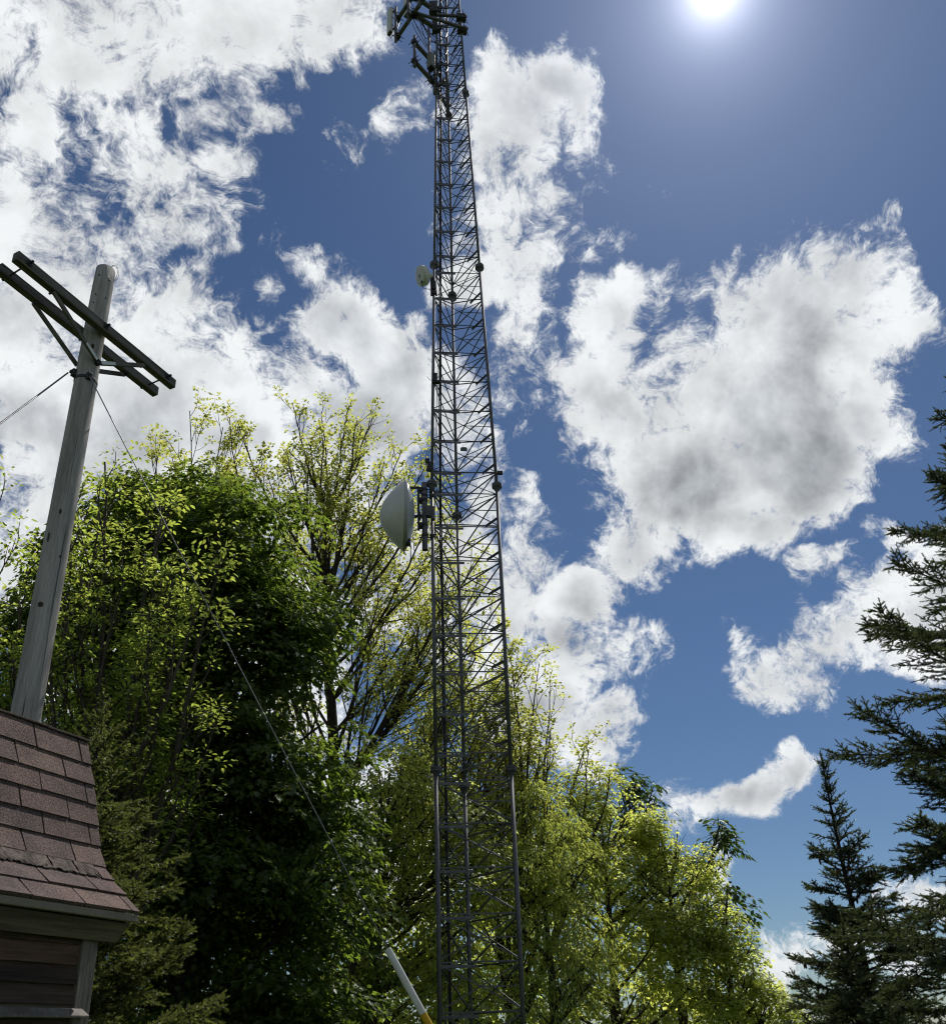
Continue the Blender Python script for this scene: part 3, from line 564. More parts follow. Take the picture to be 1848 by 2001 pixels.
# ------------------------------------------------------------------ utility pole
PB = np.array([-4.17, 7.97, 0]); AD = np.array([0.425, 0.905, 0]); AN = np.array([-0.905, 0.425, 0])
pole = thing('utility_pole', PB, 'weathered grey wooden utility pole with two long crossarms and no wires', 'utility pole')
rng = random.Random(4)
sh = MB(); nz_, ns = 40, 28; V = []
for i in range(nz_ + 1):
    z = -0.2 + i * 10.17 / nz_; r0 = 0.152 - 0.0042 * max(z, 0)
    for j in range(ns):
        q = 2 * math.pi * j / ns; r = r0 * (1 + 0.012 * math.sin(3 * q + z) + 0.008 * math.sin(7 * q + 2.3 * z)) + rng.uniform(-.0012, .0012)
        if i == nz_: r *= 0.96
        V.append(PB + np.array([r * math.cos(q), r * math.sin(q), z]))
F = [(i * ns + j, i * ns + (j + 1) % ns, (i + 1) * ns + (j + 1) % ns, (i + 1) * ns + j) for i in range(nz_) for j in range(ns)] + [tuple(range(nz_ * ns, (nz_ + 1) * ns))]
sh.add(V, F); sh.build('shaft', MT['pole'], pole, True)
kn = MB()  # dark bolt holes, knots and checks on the visible side
for (a, z, w, h) in ((-.2, 9.75, .008, .010), (-.15, 9.48, .007, .012), (.9, 9.8, .009, .010), (.85, 9.5, .007, .010), (.92, 9.38, .006, .008), (.25, 8.75, .016, .034), (.45, 6.6, .012, .03), (-.1, 6.1, .010, .012), (.65, 5.55, .026, .03), (1.0, 6.3, .010, .06), (.15, 4.3, .007, .03)):
    rr_ = 0.1535 - .0042 * z; q = math.atan2(-PB[1], -PB[0]) - a + .3; n_ = np.array([math.cos(q), math.sin(q), 0]); s_ = np.array([-n_[1], n_[0], 0])
    c = PB + n_ * (rr_ - .001) + np.array([0, 0, z]); V = [c + s_ * w * math.cos(t) + np.array([0, 0, h * math.sin(t)]) + n_ * .004 * (1 if k == 0 else 0) for k in (0,) for t in (2 * math.pi * i / 10 for i in range(10))]
    V2 = [p - n_ * .02 for p in V]; kn.add(V + V2, [tuple(range(10))] + [(i, (i + 1) % 10, 10 + (i + 1) % 10, 10 + i) for i in range(10)])
tag(kn.build('knot', mat('dark_knot', (0.035, 0.028, 0.022), 0.9), pole), 'dark knots and old bolt holes')
ARM = []
for c0_, z in ((np.array([-4.032, 7.829]), 8.99), (np.array([-4.325, 8.052]), 9.07)):
    c = np.array([c0_[0], c0_[1], z]); ARM.append(c)
    mb = MB(); k = 10
    for i in range(k):
        t0, t1 = -1.13 + 2.26 * i / k, -1.13 + 2.26 * (i + 1) / k
    mb.bar(c - AD * 1.13, c + AD * 1.13, 0.088, 0.118); mb.build('crossarm', MT['arm'], pole, False, .007)
for t in (-1.0, .02, .98):
    mb = MB(); p = ARM[0] + AD * t - AN * .075; q = ARM[1] + AD * t + AN * .07; mb.tube(p, q, .0095, n=8)
    for e, s_ in ((p, -1), (q, 1)): mb.box(e - AN * s_ * -.006 * 0 + AN * (.022 if s_ < 0 else -.022), AD * .03, AN * .004, (0, 0, .03)); mb.tube(e - AN * .0, e + AN * s_ * .03, .016, n=6)
    mb.build('spacer_bolt', MT['iron'], pole)
pv1 = PB + np.array([0, 0, 8.56]) - AN * .135; pv2 = PB + np.array([0, 0, 8.60]) + AN * .135
for (arm, pv, dz, sgn) in ((ARM[0], pv1, 0, -1), (ARM[1], pv2, 0, 1)):
    for t in (-.66, .64):
        e = arm + AD * t + np.array([0, 0, -.075]); s_ = pv + AD * (.03 if t > 0 else -.03)
        mb = MB(); mb.bar(s_ + AN * .012 * sgn, e + AN * .02 * sgn, .05, .028, AN)
        mb.build('brace', MT['arm'], pole, False, .004)
        st = MB(); dv = (e - s_) / np.linalg.norm(e - s_); st.bar(s_ + AN * .029 * sgn, s_ + dv * .2 + AN * .029 * sgn, .036, .006, AN)
        MB().tube(e - AN * .03, e + AN * .04, .014, n=6).build('bolt', MT['iron'], pole)
        st.build('strap', MT['guard'] if (sgn < 0) else MT['galv'], pole)
hw = MB()
for q in (pv1, pv2): hw.box(q, AD * .028, AN * .02, (0, 0, .035))
hz = 8.33
hw.lathe(PB + np.array([0, 0, hz]), (0, 0, 1), [(-.02, .112), (-.02, .124), (.02, .124), (.02, .112)], 24)
gR = PB + np.array([.075, -.098, hz]); gL = PB + np.array([-.1, -.09, hz + .06])
for q in (gR, gL): hw.box(q, (.022, -.013, 0), (.013, .022, 0), (0, 0, .045)); hw.tube(q, q + (q - PB) * np.array([.35, .35, 0]), .02, n=8)
hw.build('guy_bracket', MT['iron'], pole, False, .006)
lw = MB(); 
for k in range(2):
    pts = []
    for i in range(25):
        q = 2 * math.pi * i / 24; c = PB + np.array([.105, -.045, 9.86]); s_ = np.array([.64, .77, 0]); o = np.array([.77, -.64, 0])
        pts.append(c + s_ * (.045 + .012 * k) * math.cos(q) + np.array([0, 0, (.10 + .012 * k) * math.sin(q)]) + o * (.03 + .02 * math.sin(q + k)))
    lw.path(pts, .0035, 5, False)
lw.build('wire_coil', MT['guard'], pole, True)

# guy wires
def strand(name, p, q, r, sag, label, group=None):
    t = thing(name, p, label, 'guy wire', group); mb = MB(); n = 40
    mb.path([p + (q - p) * (i / n) + np.array([0, 0, -sag * 4 * (i / n) * (1 - i / n)]) for i in range(n + 1)], r, 6)
    mb.build('strand', MT['wire'], t, True); return t
p = gR + np.array([.02, -.03, -.02]); g1 = at_y(757, 1855, 10.85); g2 = at_y(838, 2001, 11.05); d = (g2 - g1) / np.linalg.norm(g2 - g1); anchor_ = g2 + d * ((0.02 - g2[2]) / d[2])
w1 = strand('guy_wire', p, g1 + d * .1, .0062, .03, 'steel guy wire sloping down right from the pole into a white and yellow guard', 'guy wires of the pole')
def guard(mb, a, b, r):
    d = (b - a) / np.linalg.norm(b - a); u = np.cross(d, (0, 0, 1)); u /= np.linalg.norm(u); w = np.cross(u, d); V = []; n = 14
    for e in (a, b):
        for rr in (r, r - .006):
            V += [e + rr * (u * math.cos(q) + w * math.sin(q)) for q in (math.radians(-118 + 298 * i / (n - 1)) for i in range(n))]
    F = []
    for i in range(n - 1): F += [(i, i + 1, 2 * n + i + 1, 2 * n + i), (n + i + 1, n + i, 3 * n + i, 3 * n + i + 1), (i + 1, i, n + i, n + i + 1), (2 * n + i, 2 * n + i + 1, 3 * n + i + 1, 3 * n + i)]
    F += [(0, 2 * n, 3 * n, n), (n - 1, 2 * n - 1, 4 * n - 1, 3 * n - 1)]
    mb.add(V, F)
yl = at_y(826, 1981, 11.02)
mb = MB(); guard(mb, g1, yl, .042); mb.tube(g1 + d * .05, yl, .014); tag(mb.build('guy_guard', MT['guard'], w1, False, .002), 'white plastic guard sleeve')
mb = MB(); guard(mb, yl + d * .004, anchor_, .041); tag(mb.build('guy_guard', MT['guard_y'], w1, False, .002), 'yellow lower guard sleeve')
q = at_y(-260, 1022, 5.2); q = gL + (q - gL) * 1.8
strand('guy_wire', gL + np.array([-.05, -.03, -.02]), q, .0085, .02, 'bare steel guy wire running from the pole out of the left edge', 'guy wires of the pole')

# ------------------------------------------------------------------ shed
AZ = RAD(21.5); SA = np.array([math.sin(AZ), math.cos(AZ), 0]); SN = np.array([math.cos(AZ), -math.sin(AZ), 0]); SZ = np.array([0, 0, 1.0])
E0 = np.array([-1.675, 4.605, 2.209])
def sp(a, n, z): return E0 + SA * a + SN * n + SZ * z
shed = thing('shed', (sp(-1.5, -1.3, 0) * np.array([1, 1, 0])), 'small old shed with flared brown shingle roof and dark weathered boards', 'shed')
MT['shingle'] = mat('brown_asphalt_shingle', (0.126, 0.088, 0.078), 0.95, 0, 0.48, 5, 0.9, dark=(0.085, 0.065, 0.065), fine=120, spec=0.15, span=.13)
MT['shingle_b'] = mat('pinkish_asphalt_shingle', (0.138, 0.099, 0.085), 0.95, 0, 0.48, 5, 0.9, dark=(0.098, 0.072, 0.068), fine=120, spec=0.15, span=.13)
MT['shingle_c'] = mat('greyed_asphalt_shingle', (0.112, 0.082, 0.075), 0.95, 0, 0.48, 5, 0.9, dark=(0.08, 0.064, 0.064), fine=120, spec=0.15, span=.13)
MT['torn'] = mat('torn_felt', (0.120, 0.100, 0.088), 0.95, 0, 0.5, 22, 1.0, dark=(0.045, 0.038, 0.034), fine=90, spec=0.1)
MT['fascia'] = mat('weathered_fascia', (0.125, 0.104, 0.082), 0.85, 0, 0.4, 8, 0.4, grain=tuple(SA), dark=(0.05, 0.042, 0.034), fine=70, spec=0.2)
MT['drip'] = mat('greyish_trim_paint', (0.19, 0.17, 0.13), 0.7, 0, 0.15, 6, 0.15, fine=50)
MT['post'] = mat('weathered_corner_board', (0.15, 0.14, 0.125), 0.85, 0, 0.3, 8, 0.4, grain=(0, 0, 1), dark=(0.075, 0.068, 0.06), fine=70, spec=0.2)
MT['siding'] = mat('dark_weathered_siding', (0.075, 0.050, 0.038), 0.85, 0, 0.5, 5, 0.5, grain=tuple(SA), dark=(0.018, 0.015, 0.014), fine=60, spec=0.25, crack=.5)
PROF = [(0, 0), (-.092, .084), (-.187, .167), (-.251, .240), (-.307, .352), (-.336, .46), (-.403, .683), (-.45, .805), (-.494, .939)]
cum = [0.0]
for (a, b), (c, d) in zip(PROF, PROF[1:]): cum.append(cum[-1] + math.hypot(c - a, d - b))
def prof(s):
    s = min(max(s, 0), cum[-1])
    for i in range(len(PROF) - 1):
        if s <= cum[i + 1] or i == len(PROF) - 2:
            t = (s - cum[i]) / (cum[i + 1] - cum[i]); p = np.array(PROF[i]) * (1 - t) + np.array(PROF[i + 1]) * t
            d = (np.array(PROF[i + 1]) - np.array(PROF[i])) / (cum[i + 1] - cum[i]); return p, np.array([d[1], -d[0]])
LEN = 3.2; roof = part_group('roof', sp(-1.6, -.3, .4), shed)
EDGES = [0, cum[1] + .004, cum[2] + .002, cum[3], cum[4], cum[5], (cum[5] + cum[6]) / 2 + .004, cum[6], cum[7], cum[8]]
deck = MB()   # boards under the shingles, upper slope and gable closure
m_ = len(PROF)
V = [sp(a, n - .03, z - .02) for a in (-.015, -LEN) for n, z in PROF]
deck.add(V, [(i, i + 1, m_ + i + 1, m_ + i) for i in range(m_ - 1)])
top = [(-.494, .939), (-1.35, 1.20), (-2.2, .939)]
back = [(-2.7 - n, z) for n, z in reversed(PROF)]
ring = [(n - .03, z - .03) for n, z in PROF] + [(-1.35, 1.16)] + [(n + .03, z - .03) for n, z in back]
for a in (-.13, -LEN + .05):
    deck.add([sp(a, n, z) for n, z in ring], [tuple(range(len(ring)))])
for a0, a1 in zip(top, top[1:]): deck.add([sp(-.005, *a0), sp(-LEN, *a0), sp(-LEN, *a1), sp(-.005, *a1)], [(0, 1, 2, 3)])
deck.add([sp(a, n, z) for a in (0, -LEN) for n, z in back], [(i, i + 1, m_ + i + 1, m_ + i) for i in range(m_ - 1)])
deck.build('deck', MT['shingle_c'], roof)
rs = random.Random(11)
tabs = {0: MB(), 1: MB(), 2: MB()}
def shingle(mb, a0, a1, s0, s1, lift, sk):
    """one tab: follows the roof profile, 6 mm thick at its butt"""
    ns_ = 4; nu = 3; T, Bm = [], []
    for i in range(ns_ + 1):
        s = s0 + (s1 - s0) * i / ns_
        p, nn = prof(s)
        for j in range(nu + 1):
            a = a0 + (a1 - a0) * j / nu; h = .004 + (lift + rs.uniform(-.0006, .0006)) * (1 - i / ns_)
            q = p + nn * h; T.append(sp(a + sk * i / ns_, q[0], q[1])); q = p - nn * .004; Bm.append(sp(a + sk * i / ns_, q[0], q[1]))
    w = nu + 1; N = len(T); F = [(i * w + j, i * w + j + 1, (i + 1) * w + j + 1, (i + 1) * w + j) for i in range(ns_) for j in range(nu)]
    F += [(N + j, N + j + 1, j + 1, j) for j in range(nu)] + [(i * w, (i + 1) * w, N + (i + 1) * w, N + i * w) for i in range(ns_)] + [(i * w + nu, N + i * w + nu, N + (i + 1) * w + nu, (i + 1) * w + nu) for i in range(ns_)]
    mb.add(T + Bm, F)
for k in range(9):
    s0, s1 = EDGES[k], EDGES[k + 1] + .012; first = (.075, .21)[k % 2] if k > 2 else (.06, .20, .09)[k]; a = 0.0; w = first
    while a > -LEN:
        g_ = .0035 + rs.uniform(0, .002); jag = rs.uniform(-.003, .003)
        if not (k == 2 and -.70 < a - w / 2 < -.06):
            shingle(tabs[rs.choice((0, 0, 1, 2))], a - g_, a - w + g_, s0 + jag, s1, .009 + rs.uniform(-.001, .003), rs.uniform(-.003, .003))
        a -= w; w = .305
sg = MB(); ids = []
for k in (0, 1, 2):
    sg.add(tabs[k].v, tabs[k].f); ids += [k] * len(tabs[k].f)
so_ = sg.build('shingles', MT['shingle'], roof)
for m in ('shingle_b', 'shingle_c'): so_.data.materials.append(MT[m])
so_.data.polygons.foreach_set('material_index', ids)
tr = MB()      # torn tabs in the third course
for (a0, a1) in ((-.095, -.232), (-.240, -.392), (-.400, -.700)):
    nu, nv = (14 if a1 > -.5 else 26), 6; V = []
    for i in range(nv + 1):
        for j in range(nu + 1):
            a = a0 + (a1 - a0) * j / nu; s = EDGES[2] + .0 + (EDGES[3] - EDGES[2] + .005) * i / nv
            if i == 0: s += rs.uniform(-.008, .012)
            p, nn = prof(s); h = .006 + rs.uniform(0, .008) * (1 - i / nv) + .004; q = p + nn * h; V.append(sp(a + rs.uniform(-.004, .004) * (j in (0, nu)), q[0], q[1]))
    tr.add(V, [(i * (nu + 1) + j, i * (nu + 1) + j + 1, (i + 1) * (nu + 1) + j + 1, (i + 1) * (nu + 1) + j) for i in range(nv) for j in range(nu)])
tr_ = tag(tr.build('torn_shingle', MT['torn'], roof), 'torn greyed shingles with ragged edges')
cap = MB(); a = .01
while a > -LEN:       # ridge caps at the break of the roof
    w = .30; p = sp(a - .002, -.494, .939); q = sp(a - w, -.494, .939 + rs.uniform(-.004, .004))
    cap.bar(p + SZ * (.006 + rs.uniform(0, .008)) - SN * .02, q + SZ * (.004 + rs.uniform(0, .004)) - SN * .02, .07, .012); a -= w * .92
cap.build('ridge_cap', MT['shingle_c'], roof, False, .003)
tri = MB()
tri.bar(sp(-.004, -.012, -.022), sp(-LEN, -.012, -.022), .03, .034); tri.build('drip_edge', MT['drip'], roof, False, .003)
fb = MB(); dn = (SN * -.046 + SZ * -.066); dn /= np.linalg.norm(dn); o = np.cross(dn, SA); c = sp(0, -.04, -.040) + dn * .052
fb.bar(c - SA * .03, c - SA * LEN, .022, .104, dn); fb.build('fascia', MT['fascia'], roof, False, .003)
sf = MB(); V = [sp(a, n, z) for a in (-.04, -LEN) for n, z in ((-.03, -.04), (-.34, -.02))]; sf.add(V, [(0, 1, 3, 2)]); sf.build('soffit', MT['siding'], roof)
WN = -.150          # wall plane
body = part_group('wall', sp(-1.5, WN, -1), shed)
core = MB(); zc0, zc1 = -2.2, -.045; dA, dN = 3.0, 2.4
core.box(sp(-.16 - dA / 2, WN - .02 - dN / 2, (zc0 + zc1) / 2), SA * dA / 2, SN * dN / 2, SZ * (zc1 - zc0) / 2); core.build('wall_core', MT['siding'], body)
MT['siding_b'] = mat('brown_stained_siding', (0.095, 0.058, 0.040), 0.85, 0, 0.5, 4, 0.5, grain=tuple(SA), dark=(0.018, 0.014, 0.012), fine=60, spec=0.25, crack=.5)
LAPS = [-.05, -.150, -.240, -.322, -.408, -.462, -.56, -.65, -.74, -.83, -.92, -1.01, -1.1, -1.19, -1.28, -1.37, -1.46, -1.55, -1.64, -1.73, -1.82, -1.91, -2.0, -2.1, -2.2]
for i in range(len(LAPS) - 1):
    z1_, z0_ = LAPS[i] + .012, LAPS[i + 1]; bd = MB(); N = 24; V = []
    for j in range(N + 1):
        a = -.213 - (dA - .2) * j / N; wv_ = rs.uniform(-.0015, .0015)
        V += [sp(a, WN + .026 + wv_, z0_ + rs.uniform(-.0012, .0012)), sp(a, WN + .008, z1_), sp(a, WN - .01, z1_), sp(a, WN - .01, z0_)]
    F = [(4 * j + q, 4 * j + (q + 1) % 4, 4 * j + 4 + (q + 1) % 4, 4 * j + 4 + q) for j in range(N) for q in range(4)] + [(3, 2, 1, 0), (4 * N, 4 * N + 1, 4 * N + 2, 4 * N + 3)]
    bd.add(V, F)
    if i != 4: bd.build('siding_board', MT[('siding', 'siding_b', 'siding', 'siding', 'siding_b')[i % 5]], body)
    else: bd.build('siding_board', MT['fascia'], body)
lg = MB(); pr = [(.026, -.425), (.030, -.424), (.078, -.456), (.078, -.466), (.026, -.466)]; lg.add([sp(a_, WN + n, z) for a_ in (-.165, -dA) for n, z in pr], [(4, 3, 2, 1, 0), (5, 6, 7, 8, 9)] + [(i, (i + 1) % 5, 5 + (i + 1) % 5, 5 + i) for i in range(5)]); lg.build('ledge', MT['post'], body, False, .003)
cbd = MB(); cbd.bar(sp(-.179, WN + .020, -.06), sp(-.179, WN + .020, -2.2), .024, .072, SA); cbd.bar(sp(-.131, WN - .018, -.06), sp(-.131, WN - .018, -2.2), .10, .022, SA); cbd.build('corner_board', MT['post'], body, False, .003)

# ------------------------------------------------------------------ trees
def big_mesh(name, V, loops, sizes, m, parent, smooth=False):
    """mesh straight from arrays"""
    me = bpy.data.meshes.new(name); V = np.asarray(V, np.float32); loops = np.asarray(loops, np.int32); sizes = np.asarray(sizes, np.int32)
    me.vertices.add(len(V)); me.vertices.foreach_set('co', V.ravel()); me.loops.add(len(loops)); me.loops.foreach_set('vertex_index', loops)
    me.polygons.add(len(sizes)); st = np.zeros(len(sizes), np.int32); st[1:] = np.cumsum(sizes)[:-1]
    me.polygons.foreach_set('loop_start', st); me.polygons.foreach_set('loop_total', sizes); me.materials.append(m)
    if smooth: me.polygons.foreach_set('use_smooth', np.ones(len(sizes), bool))
    me.update(calc_edges=True); me.validate()
    return link(name, me, parent)

LEAF = {  # outline points (along, across, lift) and faces: two halves folded along the midrib
    'oval': ([(0, 0, 0), (.3, .22, .07), (.65, .2, .05), (1, 0, -.10), (.65, -.2, .05), (.3, -.22, .07)], [(0, 3, 2, 1), (0, 5, 4, 3)]),
    'narrow': ([(0, 0, 0), (.35, .13, .03), (1, 0, -.14), (.35, -.13, .03)], [(0, 2, 1), (0, 3, 2)]),
    'maple': ([(0, 0, 0), (-.02, .34, .02), (.3, .24, .05), (.5, .5, -.02), (.62, .2, .04), (1, 0, -.12), (.62, -.2, .04), (.5, -.5, -.02), (.3, -.24, .05), (-.02, -.34, .02)], [(0, 5, 4, 3, 2, 1), (0, 9, 8, 7, 6, 5)]),
    'lobed': ([(0, 0, 0), (.35, .42, .05), (.6, .18, .04), (1, 0, -.12), (.6, -.18, .04), (.35, -.42, .05)], [(0, 3, 2, 1), (0, 5, 4, 3)]),
}
def norm(a): return a / (np.linalg.norm(a, axis=-1, keepdims=True) + 1e-9)
def leaves(name, kind, c, ax, nm, size, m, parent):
    tp, fc = LEAF[kind]; tp = np.array(tp); N = len(c); ax = norm(ax); sd = norm(np.cross(nm, ax)); nn = np.cross(ax, sd); size = np.asarray(size).reshape(-1, 1, 1)
    V = c[:, None] + size * (tp[None, :, 0:1] * ax[:, None] + tp[None, :, 1:2] * sd[:, None] + tp[None, :, 2:3] * nn[:, None])
    fl = np.concatenate([np.array(f) for f in fc]); k = len(tp)
    loops = (np.arange(N)[:, None] * k + fl[None]).ravel(); sizes = np.tile([len(f) for f in fc], N)
    return big_mesh(name, V.reshape(-1, 3), loops, sizes, m, parent)

class Wood:
    """collects tapering branches as tubes"""
    def __init__(s): s.V = []; s.L = []; s.n = 0
    def add(s, pts, rad, n=5):
        pts = np.asarray(pts, float); k = len(pts); t = norm(np.gradient(pts, axis=0)); a = np.array([0.31, 0.17, 0.94]) if abs(t[0][2]) < .8 else np.array([.9, .3, .1])
        u = norm(np.cross(t, a)); w = np.cross(t, u); q = np.arange(n) * 2 * np.pi / n; rad = np.asarray(rad, float).reshape(-1, 1, 1)
        V = pts[:, None] + rad * (np.cos(q)[None, :, None] * u[:, None] + np.sin(q)[None, :, None] * w[:, None]); s.V.append(V.reshape(-1, 3))
        i = np.arange(k - 1)[:, None] * n; j = np.arange(n)[None]; j1 = (j + 1) % n
        s.L.append(np.stack([i + j, i + j1, i + n + j1, i + n + j], -1).reshape(-1) + s.n); s.n += k * n
    def build(s, name, m, parent):
        V = np.concatenate(s.V); L = np.concatenate(s.L); return big_mesh(name, V, L, np.full(len(L) // 4, 4), m, parent, True)

def curve(p, d, L, n, up, wob, rg):
    """a limb: n steps from p along d, bending towards the sky by up, wobbling by wob"""
    pts = [np.array(p, float)]; d = np.array(d, float)
    for i in range(n):
        d = d + np.array([0, 0, up]) / n + rg.normal(0, wob, 3) / math.sqrt(n); d /= np.linalg.norm(d); pts.append(pts[-1] + d * L / n)
    return np.array(pts)
def side(d, ang, az):
    """direction leaving d at ang, turned az about it"""
    d = d / np.linalg.norm(d); u = np.cross(d, (0.1, 0.05, 1)); u /= np.linalg.norm(u); w = np.cross(d, u)
    return d * math.cos(ang) + (u * math.cos(az) + w * math.sin(az)) * math.sin(ang)

def tips_to_leaves(rg, P, Dr, per, size, spread, droop, flat=.75):
    """per leaves round every twig tip P heading Dr"""
    N = len(P); P = np.repeat(P, per, 0); Dr = np.repeat(Dr, per, 0)
    r = norm(rg.normal(size=P.shape)); out = norm(r * np.array([1, 1, .55]) + Dr * .5)
    ax = out.copy(); ax[:, 2] -= droop; c = P + out * spread * rg.random((len(P), 1)) ** .6
    nm = norm(np.array([0, 0, flat]) + rg.normal(0, .38, P.shape) + out * .35)
    return c, ax, nm, size * rg.uniform(.6, 1.2, len(P))

def open_tree(name, label, base, height, fork_z, limbs, spreads, seed, lm, bark, leaf_kind, leaf_size, per, cat='tree', group=None, lean=(0, 0), r0=.2, sub=1.0, up=.9, aim=None, cluster=.16, tw_min=.25, ang=.45, f0=.14, bu=.45, leader=None, steep=1.0, lr=.5):
    """fan-shaped tree with ascending limbs, seen branches and leaf clusters at the twig ends"""
    rg = np.random.default_rng(seed); base = np.array([base[0], base[1], 0.0]); t = thing(name, base, label, cat, group); wd = Wood(); P, Dr = [], []
    tr = curve(base - np.array([0, 0, .2]), (lean[0] * .5, lean[1] * .5, 1), fork_z + .2, 8, .2, .05, rg); wd.add(tr, np.linspace(r0 * 1.25, r0 * .85, 9), 10)
    if leader is not None:
        k = np.array(leader, float); u = np.linspace(0, 1, 20); w = np.linspace(0, 1, len(k)); tr = np.stack([np.interp(u, w, k[:, i]) for i in range(3)], 1)
        tr[1:-1] += rg.normal(0, .05, (18, 3)) * np.array([1, 1, 0]); wd = Wood(); wd.add(tr, np.linspace(r0 * 1.25, r0 * .30, 20), 10)
    # the leader and the limbs
    for li in range(limbs):
        f = li / max(limbs - 1, 1); st = tr[int(4 + 4 * min(1, rg.random() + .25))] if li else tr[-1]
        if aim is not None:
            tgt = np.array(aim[li % len(aim)], float) + rg.normal(0, .22, 3)
            if leader is not None: st = tr[int(np.argmin(abs(tr[:, 2] - np.clip(tgt[2] - steep * np.linalg.norm((tgt - tr[12])[:2]) - rg.uniform(1.0, 3.5), fork_z, tr[-1, 2] * .97))))]
            v = tgt - st; L = np.linalg.norm(v); hor = v * np.array([1, 1, 0])
            ctl = st + v * .5 + hor * .16 - np.array([0, 0, .04 * L]) + rg.normal(0, .03 * L, 3); u = np.linspace(0, 1, 15)[:, None]
            lp = st * (1 - u) ** 2 + ctl * 2 * u * (1 - u) + tgt * u ** 2 + np.cumsum(rg.normal(0, .022, (15, 3)), 0) * np.sqrt(u) * math.sqrt(L) * .6
        else:
            az = li * 2.4 + rg.uniform(-.4, .4); el = rg.uniform(*spreads); d = np.array([math.cos(az) * math.sin(el) + lean[0], math.sin(az) * math.sin(el) + lean[1], math.cos(el)]); L = (height - st[2]) * rg.uniform(.72, 1.0) * (1.0 if li else 1.03)
            lp = curve(st, d, L, 14, up, .10, rg)
        rl = r0 * lr * rg.uniform(.8, 1.25); rr = np.linspace(rl, .011, 15); wd.add(lp, rr, 7)
        td = norm(np.gradient(lp, axis=0)); nsub = int(L * 2.0 * sub)
        for si in range(nsub):
            f = f0 + (.99 - f0) * (si + rg.random()) / nsub; x = f * 14; i = min(int(x), 13); p = lp[i] + (lp[i + 1] - lp[i]) * (x - i)
            sl = min(max(.6, L * .40 * (1.12 - f)), 3.4) * rg.uniform(.5, 1.2); sd = side(td[i], ang * rg.uniform(.65, 1.35), rg.uniform(0, 6.28))
            sp_ = curve(p, sd, sl, 7, bu, .16, rg); wd.add(sp_, np.linspace(min(rr[i] * .55, .032), .006, 8), 4)
            sdd = norm(np.gradient(sp_, axis=0)); nt_ = max(2, int(sl * 4.0))
            P.append(sp_[-1]); Dr.append(sdd[-1])
            for ti in range(nt_):
                f2 = .2 + .78 * (ti + rg.random()) / nt_; y = f2 * 7; j = min(int(y), 6); q = sp_[j] + (sp_[j + 1] - sp_[j]) * (y - j)
                tl = tw_min + rg.random() * .45 * (1.2 - f2); tp = curve(q, side(sdd[j], rg.uniform(.35, .8), rg.uniform(0, 6.28)), tl, 3, .4, .15, rg); wd.add(tp, [.008, .007, .005, .004], 3)
                dd = norm(tp[-1] - tp[-2]); P.append(tp[-1]); Dr.append(dd)
                if rg.random() < .30: P.append(tp[1]); Dr.append(dd)
    P = np.array(P); Dr = np.array(Dr)
    wd.build('trunk', bark, t); c, ax, nm, sz = tips_to_leaves(rg, P, Dr, per, leaf_size, cluster, .35)
    leaves('crown', leaf_kind, c, ax, nm, sz, lm, t); return t

